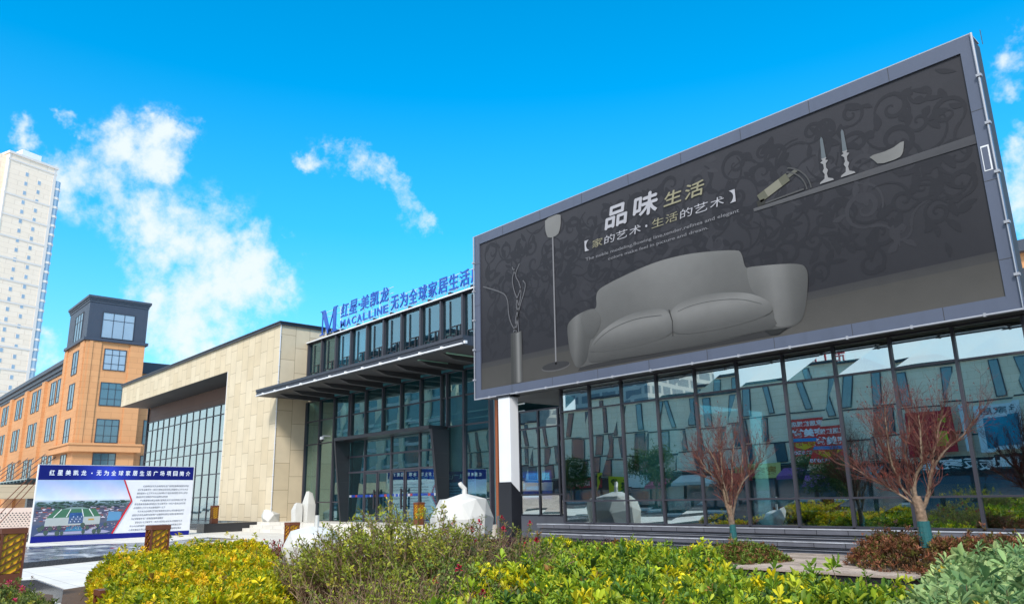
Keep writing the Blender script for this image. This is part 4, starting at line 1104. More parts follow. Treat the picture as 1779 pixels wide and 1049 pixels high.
def sign(name, label, x0_, x1_, z0_, z1_, col, lines, cat='sign', y=OY + .62, dep=.1):
    """flat sign facing the mall (+y)"""
    r_ = empty(name, ((x0_ + x1_) / 2, y, z0_), label, cat, rz=math.pi)
    w = x1_ - x0_; h = z1_ - z0_
    MB().box(-w / 2, w / 2, 0, dep, 0, h, col).build('panel', M['print'], r_, local=True)
    t = MB()
    for body_, a, b, c, d, cc, bo in lines: text_mb(body_, -w / 2 + a * w, -w / 2 + b * w, c * h, d * h, -.012, .002, bo, 0, t, cc)
    if t.v: t.build('lettering', M['print'], r_, local=True)
    return r_
s1 = sign('wall_banner', 'bright red wall banner with white lettering, mirrored between the two bare trees', -29.2, -25.3, 3.85, 6.75, lin(222, 52, 48),
     [('家居旗舰店', .1, .75, .80, .94, lin(240, 240, 240), .02), ('东美德双', .08, .92, .52, .74, lin(244, 244, 248), .05), ('全屋定制', .3, .8, .27, .4, lin(200, 60, 40), .03), ('85252038', .3, .9, .05, .15, lin(244, 230, 240), .02)])
F = Flat(); F.poly([(-1.7, 1.15), (1.6, 1.15), (1.7, 1.42), (-1.5, 1.42)], [lin(60, 140, 200)] * 4, 4); F.poly([(-1.2, 1.1), (1.3, 1.1), (.7, .72), (.1, .5), (-.5, .72)], [lin(232, 190, 30)] * 5, 2.6)
F.poly([(1.3 + .22 * math.cos(t), 2.5 + .22 * math.sin(t)) for t in np.linspace(0, 5.9, 14)], [lin(240, 220, 220)] * 14, 4)
F.mb.build('printed_shape', M['print'], s1, local=True)
sign('wall_banner', 'dark red wall banner with yellow green lettering, mirrored behind the larger bare tree', -20.3, -16.7, 3.8, 6.9, lin(186, 44, 54), [('家', .1, .36, .52, .84, lin(190, 200, 50), .05), ('居', .1, .36, .12, .46, lin(190, 200, 50), .05), ('生活馆', .5, .9, .6, .8, lin(170, 60, 60), .02)])
s3 = sign('wall_banner', 'white and turquoise wall poster across the street, mirrored in the glass', -16.2, -13.3, 3.8, 6.95, lin(206, 222, 228), [('名家居', .1, .9, .80, .95, lin(90, 110, 120), .02)])
F = Flat(); F.poly([(-1.3, .25), (1.0, .25), (1.0, 2.3), (-1.3, 2.3)], [lin(30, 140, 170)] * 4, 4); F.mb.build('printed_shape', M['print'], s3, local=True)
sign('shop_sign', 'black shop fascia with big white lettering, mirrored low behind the larger bare tree', -20, -13, 2.5, 3.5, lin(40, 42, 46), [('量贩家居', .08, .92, .15, .85, lin(226, 228, 228), .03)])
s4 = sign('shop_awning', 'bright yellow banner with dark lettering, mirrored near the white post', -50.2, -46.6, .9, 3.45, lin(206, 196, 40), [('品', .06, .3, .6, .9, lin(70, 84, 40), .06), ('家', .36, .62, .55, .9, lin(70, 84, 40), .06), ('优', .68, .94, .6, .92, lin(70, 84, 40), .06)])
F = Flat(); F.poly([(-1.2, 0), (1.0, 0), (.6, 1.2), (-.2, 1.6), (-1.0, 1.0)], [lin(90, 104, 60)] * 5, 4); F.mb.build('printed_shape', M['print'], s4, local=True)
sign('shop_sign', 'white shop sign with one gold character, beside the yellow banner in the mirrored street', -46.2, -42.6, 2.3, 3.4, lin(214, 214, 206), [('格', .1, .32, .12, .88, lin(206, 160, 40), .05)])
sign('shop_sign', 'long red shop sign with pale lettering, mirrored beside the white post', -56, -51, 2.4, 3.3, lin(170, 56, 60), [('居家生活', .1, .9, .2, .8, lin(240, 200, 180), .03)])
sign('shop_sign', 'pale yellow shop sign with ochre lettering, mirrored behind the smaller bare tree', -34.5, -30.6, 2.3, 3.5, lin(206, 196, 120), [('家家居', .1, .9, .2, .8, lin(170, 130, 60), .03)])
rs = empty('roof_letters', (-26, -26, 10.3), 'red letters standing on the roof across the street, mirrored in the top panes', 'sign', rz=math.pi)
M['red_letter'] = mat('red_letter', lin(236, 70, 74), .5)
for i, ch in enumerate('市门网'):
    t = text_mb(ch, -2.2 + 1.55 * i, -1.3 + 1.55 * i, .05, 1.0, 0, .1, .02)
    t.build('letter', M['red_letter'], rs, local=True)
# taller blocks further back across the street
M['far_block'] = tiles_mat('far_block', lin(128, 138, 144), lin(118, 130, 138), lin(196, 196, 190), 3.2, 1.6, .28, False, .4, mixv=.2)
for (x0_, x1_, y0_, y1_, h, lb) in ((-76, -60, -64, -48, 24, 'grey gridded tower block close behind the pale stone block, mirrored above its roof'), (-110, -92, -60, -46, 30, 'tall grey gridded tower block at the far end of the street, mirrored beside the entrance')):
    r_ = empty('tower_block', (x0_, y1_, 0), lb, 'building')
    MB().box(x0_, x1_, y0_, y1_, 0, h).build('wall', M['far_block'], r_)
    MB().box(x0_ - .4, x1_ + .4, y0_ - .4, y1_ + .4, h, h + .8).build('roof', M['coping'], r_)

r_ = empty('glass_office', (-120, -30, 0), 'tall teal glass office with beige piers down the street, mirrored in the entrance glass', 'building')
MB().box(-160, -89, -50, -30, .04, 26).build('wall', M['far_glass'], r_)
for i in range(12): MB().box(-159 + 6.2 * i, -157.2 + 6.2 * i, -30, -29.6, .04, 26).build('pier', M['op_stone'], r_)
for i in range(7): MB().box(-160, -89, -29.9, -29.75, 3.4 * i + 3, 3.4 * i + 3.5).build('floor_band', M['column'], r_)
MB().box(-160.3, -88.7, -50.3, -29.5, 26, 26.6).build('roof', M['coping'], r_)
# ------------------------------------------------------------ lantern boxes
def lantern():
    r_ = empty('lantern_box', (0, 0, 0))
    w, h = .33, .90
    f = MB()
    for sx in (-1, 1):
        for sy in (-1, 1): f.box(sx * w / 2 - (.03 if sx > 0 else 0), sx * w / 2 + (.03 if sx < 0 else 0), sy * w / 2 - (.03 if sy > 0 else 0), sy * w / 2 + (.03 if sy < 0 else 0), .24, h - .08)
    f.box(-w / 2 - .006, w / 2 + .006, -w / 2 - .006, w / 2 + .006, h - .08, h).box(-w / 2, w / 2, -w / 2, w / 2, 0, .24)
    f.build('body', M['rust'], r_, local=True)
    MB().box(-w / 2 + .03, w / 2 - .03, -w / 2 + .03, w / 2 - .03, .245, h - .085).build('amber_panel', M['gold'], r_, local=True)
    b = MB()
    a0, a1, zb, zt = -w / 2 + .03, w / 2 - .03, .24, h - .08
    for face in range(4):
        for k in range(-2, 7):
            za = zb + k * .108; s_ = .17
            # slanted bar clipped to the panel
            P = [(a0, za), (a1, za + s_), (a1, za + s_ + .019), (a0, za + .019)]
            def clipz(P, lim, up):
                o = []
                for i in range(len(P)):
                    p, q_ = P[i], P[(i + 1) % len(P)]
                    ip, iq = (p[1] <= lim if up else p[1] >= lim), (q_[1] <= lim if up else q_[1] >= lim)
                    if ip: o.append(p)
                    if ip != iq:
                        t = (lim - p[1]) / (q_[1] - p[1]); o.append((p[0] + t * (q_[0] - p[0]), lim))
                return o
            P = clipz(clipz(P, zt, True), zb, False)
            if len(P) < 3: continue
            v = []
            for d in (w / 2 - .026, w / 2 - .004):
                for u, z in P:
                    v.append([(u, -d, z), (d, u, z), (-u, d, z), (-d, -u, z)][face])
            n = len(P)
            b.add(v, [tuple(range(n)), tuple(range(2 * n - 1, n - 1, -1))] + [((i + 1) % n, i, n + i, n + (i + 1) % n) for i in range(n)])
            if k % 1 == 0:
                for j in range(3):
                    u = a0 + .04 + j * .085; z = za + .026 + (u - a0) * s_ / (a1 - a0)
                    if zb < z and z + .05 < zt:
                        tri = [(u, z), (u + .008, z + .003), (u + .034, z + .06), (u + .026, z + .06)]
                        v = []
                        for d in (w / 2 - .024, w / 2 - .008):
                            for uu, zz in tri: v.append([(uu, -d, zz), (d, uu, zz), (-uu, d, zz), (-d, -uu, zz)][face])
                        b.add(v, [(0, 1, 2, 3), (7, 6, 5, 4)] + [((i + 1) % 4, i, 4 + i, 4 + (i + 1) % 4) for i in range(4)])
    b.build('grille', M['rust'], r_, local=True)
    return r_
GL = 'rust steel lantern boxes around the plaza'
spots = [((-13.95, 2.36, .37), 'nearest and largest looking rust steel lantern box, above the pink flowering shrub', 1.0),
         ((-15.0, 4.82, .30), 'rust steel lantern box standing behind the yellow hedge, in front of the information board', 1.0),
         ((-40.45, 15.75, .501), 'small rust steel lantern box on the black granite block', 1.0),
         ((-21.55, 10.75, .05), 'rust steel lantern box between the white rock sculptures and the near white fruit', 1.0),
         ((-26.0, 18.55, .501), 'rust steel lantern box beside the big white sculpture, before the doors', 1.0),
         ((-10.35, 2.82, -.10), 'low rust steel lantern box half buried in the yellow hedge edge', .78)]
first = None
for p, lb, s_ in spots:
    if first is None: o = first = lantern()
    else: o = copy_tree(first)
    o.location = p; o.scale = (s_, s_, s_); tag(o, lb, 'lantern', GL)

# ------------------------------------------------------------ white faceted sculptures
def hull(pts, name, par):
    import bmesh
    bm = bmesh.new()
    for p in pts: bm.verts.new(p)
    bmesh.ops.convex_hull(bm, input=bm.verts)
    bmesh.ops.dissolve_limit(bm, angle_limit=R(9), verts=bm.verts, edges=bm.edges)
    lo = [v for v in bm.verts if not v.link_faces]
    bmesh.ops.delete(bm, geom=lo, context='VERTS')
    me = bpy.data.meshes.new(name); bm.to_mesh(me); bm.free()
    o = bpy.data.objects.new(name, me); C.objects.link(o); me.materials.append(M['white_grp']); o.parent = par
    m = o.modifiers.new('bevel', 'BEVEL'); m.width = .006; m.segments = 1
    return o
def fruit(loc, D, H, lb, seed, stem):
    rg = random.Random(seed)
    r_ = empty('fruit_sculpture', loc, lb, 'sculpture', 'white faceted fruit sculptures')
    pts = []
    for i, (el, n, off) in enumerate(((80, 5, .3), (48, 8, 0), (14, 9, .35), (-20, 9, 0), (-55, 7, .4), (-82, 5, 0))):
        for k in range(n):
            a = 2 * math.pi * (k + off) / n + rg.uniform(-.16, .16); e = R(el + rg.uniform(-6, 6)); q_ = rg.uniform(.93, 1.03)
            w_ = 1.16 if el > 30 else 1.0
            pts.append((D / 2 * w_ * q_ * math.cos(e) * math.cos(a), D / 2 * w_ * q_ * math.cos(e) * math.sin(a), H / 2 + H / 2 * max(-.98, min(.98, 1.05 * q_ * math.sin(e)))))
    hull(pts, 'body', r_)
    MB().tube([(p[0], p[1], p[2] + H) for p in stem], [.042 * D, .036 * D, .034 * D, .03 * D][:len(stem)], 6).build('stem', M['white_grp'], r_, local=True)
fruit((-16.3, 13.05, .02), 1.80, 1.66, 'biggest white faceted fruit sculpture with bent stem, in front of the doors', 3, [(0.05, .05, -.1), (.05, .05, .12), (.0, -.04, .22), (-.03, -.06, .28)])
fruit((-13.75, 7.3, .12), 1.16, .98, 'white faceted fruit sculpture with thin straight stem, rising behind the yellow hedge', 8, [(.05, .05, -.06), (.05, .05, .20)])
def crystal(name, loc, lb, pts):
    o = hull(pts, name, None); o.location = loc
    tag(o, lb, 'sculpture', 'white faceted rocks on the entrance platform')
crystal('crystal_sculpture', (-36.15, 18.9, .501), 'tallest white faceted rock sculpture, like an upright crystal beside the entrance',
        [(-0.285, -0.216, 0.0), (0.276, -0.23, 0.0), (0.285, 0.216, 0.0), (-0.276, 0.216, 0.0), (-0.304, -0.245, 0.846), (0.313, -0.216, 0.893), (0.304, 0.216, 0.846), (-0.276, 0.23, 0.752), (-0.12, -0.115, 1.504), (0.161, -0.115, 1.523), (0.138, 0.115, 1.41), (-0.092, 0.115, 1.41)])
crystal('crystal_sculpture', (-36.45, 18.42, .501), 'medium white faceted rock sculpture leaning against the tallest one',
        [(-0.253, -0.18, 0.0), (0.239, -0.202, 0.0), (0.23, 0.18, 0.0), (-0.23, 0.18, 0.0), (-0.276, -0.202, 0.57), (0.23, -0.216, 0.644), (0.239, 0.18, 0.644), (-0.23, 0.18, 0.506), (-0.138, -0.108, 0.902), (0.212, -0.144, 0.975), (0.184, 0.144, 0.92), (-0.092, 0.108, 0.874)])
crystal('crystal_sculpture', (-39.2, 18.25, .501), 'smallest white faceted rock sculpture at the foot of the cream wall',
        [(-0.468, -0.189, 0.0), (0.429, -0.284, 0.0), (0.468, 0.284, 0.0), (-0.468, 0.284, 0.0), (-0.663, -0.189, 0.299), (0.663, -0.095, 0.359), (0.39, 0.378, 0.399), (-0.468, 0.378, 0.399), (-0.351, -0.189, 0.618), (0.312, -0.095, 0.618), (0.0, 0.142, 0.678), (0.078, -0.425, 0.2)])

# ------------------------------------------------------------ things seen through the glass
def sofa_box(x, y, z, w, lb):
    r_ = empty('yellow_sofa', (x, y, z), lb, 'sofa', 'yellow sofas inside the glass hall')
    MB().box(-w / 2, w / 2, -.4, .4, .12, .42).build('seat', M['yellow'], r_, local=True, bevel=.04)
    MB().box(-w / 2, w / 2, .25, .45, .421, .85).build('backrest', M['yellow'], r_, local=True, bevel=.04)
    for s_ in (-1, 1): MB().box(s_ * w / 2 - .1 * (s_ > 0), s_ * w / 2 + .1 * (s_ < 0), -.4, .25, .421, .6).build('armrest', M['yellow'], r_, local=True, bevel=.03)
M['yellow'] = mat('yellow_fabric', lin(206, 148, 30), .8, var=.12)
sofa_box(-14.3, 17.1, .792, 1.7, 'yellow sofa indoors behind the glass nearest the white post')
sofa_box(-5.5, 17.0, .792, 1.6, 'yellow sofa indoors behind the glass and the larger bare tree')
M['screen'] = paint_mat('lit_screen', .3, .5, 0, 1.4)
r_ = empty('display_screen', (-23.6, 22.6, 1.4), 'blue lit display screen indoors, seen between white post and brown pillar', 'screen')
mb = MB(); MB().box(-24.9, -22.2, 22.62, 22.7, 1.35, 2.65).build('casing', M['black_panel'], r_)
for (a, b, c, d, col) in ((-24.8, -22.3, 1.42, 2.58, lin(16, 30, 120)), (-24.7, -24.0, 2.3, 2.5, lin(60, 110, 220)), (-23.8, -23.0, 2.1, 2.5, lin(70, 140, 230)), (-22.9, -22.4, 2.2, 2.5, lin(120, 190, 240)), (-24.6, -23.9, 1.85, 2.1, lin(150, 170, 220)), (-23.8, -23.0, 1.8, 1.95, lin(60, 150, 220)), (-24.7, -22.9, 1.5, 1.56, lin(110, 190, 240))):
    mb.box(a, b, 22.60 - (.01 if c > 1.42 else 0), 22.615 - (.01 if c > 1.42 else 0), c, d, col)
mb.build('display', M['screen'], r_)
nb = empty('notice_board', (-29.2, 20.6, .5), 'blue headed notice board with pale text lines, added indoors for one mirrored in the doors', 'notice board')  # board set up indoors to stand for one reflected in the doors
mb = MB().box(-30.2, -24.9, 20.62, 20.7, .5, 2.65, lin(150, 180, 226)); mb.box(-30.2, -24.9, 20.60, 20.619, 2.2, 2.65, lin(22, 50, 140))
mb.build('panel', M['print'], nb)
tb = MB(); text_mb('全球家居生活广场', -29.8, -25.4, 2.32, 2.54, 20.595, .002, .02, 0, tb, lin(210, 224, 244))
for i in range(12): tb.box(-29.9, -28.4 + random.uniform(-.3, .3), 20.614, 20.618, .7 + .12 * i, .74 + .12 * i, lin(70, 90, 130)); tb.box(-27.9, -25.6 + random.uniform(-.3, .3), 20.614, 20.618, .7 + .12 * i, .74 + .12 * i, lin(70, 90, 130))
tb.build('lettering', M['print'], nb)

# ------------------------------------------------------------ deck
dk = empty('timber_deck', (-6.3, 13.4, .2), 'weathered grey timber deck between the hedge and the red leaved shrub', 'deck')
mb = MB(); y = 11.9
while y < 15.1:
    g_ = random.uniform(.72, 1.08); mb.box(-7.95, -4.5, y, y + .122, .30, .335 + random.uniform(-.004, .004), tuple(c * g_ for c in lin(176, 162, 152)[:3]) + (1,)); y += .142
mb.build('plank', M['plank'], dk)
MB().box(-7.9, -4.55, 11.93, 15.1, .10, .297).build('frame', M['black_granite'], dk)

# ------------------------------------------------------------ leaves, twigs, hedges
def leaf_mesh(name, P, A, Nn, size, width, col, par=None, mt='leaf', curl=.12):
    """P base points, A leaf axes, Nn face normals (unit), all (n,3)"""
    n = len(P)
    B = np.cross(A, Nn); B /= np.linalg.norm(B, axis=1, keepdims=True) + 1e-9
    Nn = np.cross(B, A)
    s = size[:, None]; w = (size * width)[:, None]
    def pt(u, v, h): return P + A * s * u + B * w * v + Nn * s * h
    V = np.stack([pt(0, 0, 0), pt(.38, -.36, .05), pt(.74, -.42, .03), pt(1, 0, -curl), pt(.74, .42, .03), pt(.38, .36, .05)], 1).reshape(-1, 3)
    i0 = (np.arange(n) * 6)[:, None]
    Fq = np.concatenate([i0 + np.array([[0, 1, 2, 3]]), i0 + np.array([[0, 3, 4, 5]])], 1).reshape(-1, 4)
    me = bpy.data.meshes.new(name)
    o0 = np.array(loc_of(par)) if par is not None else np.zeros(3)
    V = V - o0
    me.vertices.add(len(V)); me.vertices.foreach_set('co', V.astype(np.float32).ravel())
    me.loops.add(Fq.size); me.loops.foreach_set('vertex_index', Fq.astype(np.int32).ravel())
    me.polygons.add(len(Fq)); me.polygons.foreach_set('loop_start', (np.arange(len(Fq)) * 4).astype(np.int32))
    at = me.color_attributes.new('Col', 'FLOAT_COLOR', 'POINT')
    c4 = np.concatenate([np.repeat(col, 6, 0), np.ones((n * 6, 1))], 1)
    at.data.foreach_set('color', c4.astype(np.float32).ravel())
    me.update(calc_edges=True); me.validate()
    o = bpy.data.objects.new(name, me); C.objects.link(o); me.materials.append(M[mt])
    if par is not None: o.parent = par
    return o
def unit(a): return a / (np.linalg.norm(a, axis=-1, keepdims=True) + 1e-9)
def palette(n, cols, wts, jit=.18):
    c = np.array([lin(*q_)[:3] for q_ in cols]); i = RNG.choice(len(cols), n, p=np.array(wts) / sum(wts))
    return np.clip(c[i] * (1 + RNG.uniform(-jit, jit, (n, 1))), 0, 1)
def whorls(T, D, per, size, width, spread=(.5, 1.15), sj=.25):
    """whorls of leaves on sprig tips T (n,3) with directions D; returns arrays for leaf_mesh"""
    n = len(T); P = np.repeat(T, per, 0); Ax = np.repeat(D, per, 0)
    ref = unit(np.cross(Ax, np.array([.31, .77, .11]))); r2 = np.cross(Ax, ref)
    k = np.tile(np.arange(per), n); ang = k * 2.4 + np.repeat(RNG.uniform(0, 6.28, n), per) + RNG.uniform(-.3, .3, n * per)
    rad = ref * np.cos(ang)[:, None] + r2 * np.sin(ang)[:, None]
    th = np.interp(k / max(per - 1, 1), [0, 1], spread) + RNG.uniform(-.2, .2, n * per)
    A = unit(Ax * np.cos(th)[:, None] + rad * np.sin(th)[:, None])
    Nn = unit(Ax * np.sin(th)[:, None] - rad * np.cos(th)[:, None])
    sz = size * (1 + RNG.uniform(-sj, sj, n * per)) * np.interp(k / max(per - 1, 1), [0, 1], [.8, 1.1])
    P = P - Ax * (k * size * .10)[:, None] + A * .006
    return P, A, Nn, sz, width
def in_poly(x, y, poly):
    ins = np.zeros(len(x), bool); n = len(poly)
    for i in range(n):
        (ax, ay), (bx, by) = poly[i], poly[(i + 1) % n]
        c = ((ay > y) != (by > y)) & (x < (bx - ax) * (y - ay) / (by - ay + 1e-12) + ax); ins ^= c
    return ins
def edge_dist(x, y, poly):
    d = np.full(len(x), 1e9); n = len(poly)
    for i in range(n):
        a = np.array(poly[i]); b = np.array(poly[(i + 1) % n]); ab = b - a
        t = np.clip(((x - a[0]) * ab[0] + (y - a[1]) * ab[1]) / (ab @ ab), 0, 1)
        d = np.minimum(d, np.hypot(x - a[0] - t * ab[0], y - a[1] - t * ab[1]))
    return d
def bumps(x, y, s, seed):
    r = np.random.default_rng(seed); h = np.zeros(len(x))
    for k in range(9):
        a = r.uniform(0, 6.28); f = r.uniform(.7, 2.2) * s; h += np.sin((x * math.cos(a) + y * math.sin(a)) * f + r.uniform(0, 6.28)) / 9 ** .5 * .6
    return h
def hedge(name, label, cat, poly, z0, H, density, per, size, width, cols, wts, seed, bump=.12, edge=.45, deep=.35, stems=True, cluster=None, group=None, spread=(.45, 1.2)):
    xs_ = [p[0] for p in poly]; ys_ = [p[1] for p in poly]
    A_ = (max(xs_) - min(xs_)) * (max(ys_) - min(ys_)); n = int(A_ * density)
    x = RNG.uniform(min(xs_), max(xs_), n); y = RNG.uniform(min(ys_), max(ys_), n)
    k = in_poly(x, y, poly); x, y = x[k], y[k]
    e = edge_dist(x, y, poly)
    top = z0 + H * np.clip(.35 + .65 * np.sin(np.clip(e / edge, 0, 1) * math.pi / 2), 0, 1) * (1 + bump * bumps(x, y, 2.2, seed) + np.where(RNG.uniform(0, 1, len(x)) < .10, np.abs(RNG.normal(0, .20, len(x))), RNG.normal(0, .06, len(x))))
    dep = RNG.exponential(deep * .3, len(x)); z = np.maximum(z0 + .03, top - np.minimum(dep, top - z0))
    D = unit(np.stack([RNG.normal(0, .42, len(x)), RNG.normal(0, .42, len(x)), np.ones(len(x))], 1))
    r_ = empty(name, (float(np.mean(xs_)), float(np.mean(ys_)), z0), label, cat, group)
    T = np.stack([x, y, z], 1)
    P, A, Nn, sz, w = whorls(T, D, per, size, width, spread, .42)
    sz = sz * np.repeat(RNG.uniform(.65, 1.25, len(T)), per)
    # colour by sprig, so that the yellow tips come in clumps
    cid = palette(len(T), cols, wts)
    if cluster is not None:
        b = bumps(x, y, 3.0, seed + 5) + RNG.normal(0, .35, len(x)); hi = b > cluster[0]
        cid[hi] = palette(int(hi.sum()), cluster[1], cluster[2])
    col = np.clip(np.repeat(cid, per, 0) * (1 + RNG.uniform(-.22, .22, (len(P), 1))), 0, 1)
    leaf_mesh('foliage', P, A, Nn, sz, w, col, r_)
    if stems:
        mb = MB(); m_ = min(len(T), int(300 + len(T) * .12))
        for i in RNG.choice(len(T), m_, replace=False):
            t = T[i]; b = (t[0] + RNG.normal(0, .09), t[1] + RNG.normal(0, .09), z0)
            c = lin(*random.choice([(96, 78, 58), (120, 98, 74), (84, 70, 50)]))
            mb.tube([b, ((b[0] + t[0]) / 2 + RNG.normal(0, .02), (b[1] + t[1]) / 2, (z0 + t[2]) / 2), tuple(t)], [.007, .005, .003], 4, c, cap=False)
        mb.build('stem', M['twig'], r_)
    return r_, T

YG = [(176, 174, 22), (142, 158, 26), (200, 184, 18), (104, 128, 30), (150, 116, 50)]
hedge('hedge', 'yellow green clipped hedge in front of the information board and plaza', 'hedge',
      [(-14.9, 3.7), (-15.9, 5.0), (-16.6, 6.2), (-16.6, 7.6), (-14.6, 7.0), (-12.4, 6.1), (-9.3, 4.75), (-7.4, 3.75), (-6.6, 3.0), (-6.9, 1.9), (-8.6, 2.2), (-11.5, 2.95)], .20, .50, 520, 9, .058, .52,
      YG, [5, 4, 4, 2, .4], 1, bump=.20, deep=.24, cluster=(.30, [(216, 194, 24), (224, 180, 30), (190, 180, 30)], [3, 2, 2]))
GR = [(116, 146, 38), (142, 164, 42), (84, 116, 36), (172, 180, 44), (62, 94, 36), (150, 110, 56)]
hedge('hedge', 'bright green broad leaved hedge in front of the deck and glass hall', 'hedge',
      [(-11.2, 10.2), (-9.0, 10.7), (-6.75, 10.8), (-5.7, 9.25), (-4.8, 8.3), (-3.8, 8.1), (-3.15, 8.7), (-2.5, 7.0), (-2.1, 5.6), (-3.0, 4.4), (-4.6, 3.5), (-5.9, 3.6), (-6.4, 4.6), (-7.5, 6.2), (-8.4, 7.4), (-9.8, 8.6)], .20, .50, 330, 9, .080, .44,
      GR, [5, 5, 3, 3, 2, .3], 2, bump=.26, deep=.3, cluster=(.50, [(222, 204, 30), (204, 196, 40), (172, 186, 40)], [3, 3, 2]))
hedge('shrub', 'pale grey green shrub with the largest rounded leaves, before the bronze shrub', 'shrub',
      [(-3.5, 9.4), (-3.3, 11.6), (-1.4, 10.6), (-.4, 8.0), (-.9, 5.6), (-2.0, 5.2), (-2.7, 6.3), (-2.9, 7.6)], .20, .60, 170, 11, .105, .46,
      [(134, 162, 104), (154, 178, 116), (104, 138, 86), (172, 190, 124), (190, 170, 60)], [5, 4, 3, 2, .35], 3, bump=.14, deep=.3, spread=(.6, 1.45))
hedge('shrub', 'bushy shrub with reddish bronze leaves around the foot of the larger bare tree', 'shrub',
      [(-6.1, 13.2), (-5.8, 14.0), (-4.6, 14.5), (-3.6, 14.6), (-3.0, 13.8), (-3.3, 12.9), (-4.3, 12.2), (-5.2, 12.4)], .20, .56, 620, 8, .055, .46,
      [(140, 92, 66), (118, 96, 52), (160, 106, 80), (110, 112, 52), (96, 70, 50)], [5, 3, 3, 3, 2], 4, bump=.16, deep=.25)
hedge('shrub', 'small red tipped green shrub at the foot of the smaller bare tree', 'shrub',
      [(-8.9, 12.6), (-8.6, 13.6), (-7.6, 13.9), (-7.0, 13.3), (-7.3, 12.2), (-8.1, 11.9)], .20, .36, 560, 8, .058, .46,
      [(112, 134, 50), (132, 92, 62), (96, 118, 44), (150, 110, 70)], [4, 3, 3, 1], 5, bump=.2, deep=.2)
hedge('ground_cover', 'low purple leaved ground cover at the foot of the white post', 'ground cover',
      [(-16.8, 13.6), (-16.6, 15.1), (-11.5, 15.15), (-11.5, 14.3), (-14, 13.4)], .20, .22, 420, 7, .05, .5,
      [(92, 66, 76), (112, 84, 88), (80, 62, 60), (96, 96, 66)], [4, 3, 3, 1], 6, deep=.12, stems=False)
rs_, T = hedge('rose_shrub', 'small flowering shrub with pink blooms below the nearest lantern box', 'shrub',
      [(-13.9, 1.7), (-13.6, 2.6), (-12.3, 2.75), (-11.1, 2.5), (-9.6, 2.2), (-9.4, 1.2), (-11, .7), (-13, .9)], .10, .36, 560, 8, .045, .5,
      [(96, 112, 46), (120, 130, 60), (84, 96, 48), (150, 150, 50), (120, 92, 66)], [4, 3, 3, 2, 1], 7, bump=.2, deep=.2)
M['petal'] = paint_mat('petal', .5, .3, .2)
def blooms(par, pts, s, cols):
    for p in pts:
        n = 12
        Pn = np.repeat(np.array([p]), n, 0); D = np.repeat(np.array([[0.2, -.3, 1.0]]), 1, 0)
        P, A, Nn, sz, w = whorls(np.array([p]), unit(D), n, s, 1.0, (.2, 1.4))
        leaf_mesh('flower', P, A, Nn, sz, w, palette(n, cols, [1] * len(cols)), par, 'petal')
RED = [(170, 24, 48), (140, 18, 40), (186, 50, 70)]
PINK = [(206, 70, 110), (190, 50, 90), (214, 100, 130)]
sel = T[np.argsort(-T[:, 2] + RNG.normal(0, .05, len(T)))][:60]
blooms(rs_, [sel[i] + np.array([0, 0, .03]) for i in range(0, 60, 5)], .05, PINK)

def twiggy(name, label, c, rx, ry, H, nst, leafcols, wts, lsize, per, seed, leafy=1.0, spread=.9, tipn=3, low=0.0, stemcol=((128, 104, 82), (112, 88, 70), (144, 122, 98))):
    """loose shrub: many bare thin stems fanning up from the ground, small leaves near their tips"""
    r_ = empty(name, (c[0], c[1], c[2]), label, 'shrub')
    rg = np.random.default_rng(seed); mb = MB(); tips = []; dirs = []
    for i in range(nst):
        a = rg.uniform(0, 6.28); q_ = math.sqrt(rg.uniform(0, 1))
        b = Vector((c[0] + rx * .75 * q_ * math.cos(a), c[1] + ry * .75 * q_ * math.sin(a), c[2]))
        hh_ = H * (1 - .42 * q_ ** 2) * rg.uniform(.55, 1.05)
        t = Vector((c[0] + rx * 1.15 * q_ * math.cos(a) + rg.normal(0, .12), c[1] + ry * 1.15 * q_ * math.sin(a) + rg.normal(0, .12), c[2] + hh_))
        m1 = b.lerp(t, .4) + Vector((rg.normal(0, .05), rg.normal(0, .05), .02)); m2 = b.lerp(t, .75) + Vector((rg.normal(0, .05), rg.normal(0, .05), .02))
        col = lin(*stemcol[rg.integers(len(stemcol))])
        mb.tube([b, m1, m2, t], [.008, .006, .0045, .003], 4, col, cap=False)
        d = (t - m2).normalized()
        tips.append(t); dirs.append(d)
        for k in range(tipn):
            s0 = m1.lerp(t, rg.uniform(.1, .85)); e0 = s0 + Vector((rg.normal(0, .10), rg.normal(0, .10), rg.uniform(.05, .24)))
            mb.tube([s0, s0.lerp(e0, .5) + Vector((rg.normal(0, .012), rg.normal(0, .012), 0)), e0], [.004, .003, .002], 3, col, cap=False)
            tips.append(e0); dirs.append((e0 - s0).normalized())
    mb.build('stem', M['twig'], r_)
    tips = np.array([tuple(t) for t in tips]); dirs = unit(np.array([tuple(d) for d in dirs]) + np.array([0, 0, .3]))
    keep = (tips[:, 2] - c[2] > low * H) & (RNG.uniform(0, 1, len(tips)) < leafy)
    T_ = tips[keep]; D_ = dirs[keep]
    P, A, Nn, sz, w = whorls(T_, D_, per, lsize, .46, (.35, 1.25))
    P = P - np.repeat(D_, per, 0) * RNG.uniform(0, .10, (len(P), 1))
    col = np.clip(np.repeat(palette(len(T_), leafcols, wts), per, 0) * (1 + RNG.uniform(-.2, .2, (len(P), 1))), 0, 1)
    leaf_mesh('foliage', P, A, Nn, sz, w, col, r_)
    return r_, T_
OL = [(148, 156, 50), (124, 136, 46), (172, 174, 56), (104, 114, 44), (182, 172, 60)]
twiggy('bare_shrub', 'tallest loose twiggy shrub with sparse olive leaves, in front of the entrance doors', (-8.0, 5.35, .15), 1.05, 1.0, 1.42, 330, OL, [4, 4, 3, 2, 1], .052, 8, 1, leafy=1.0, low=.4, tipn=4)
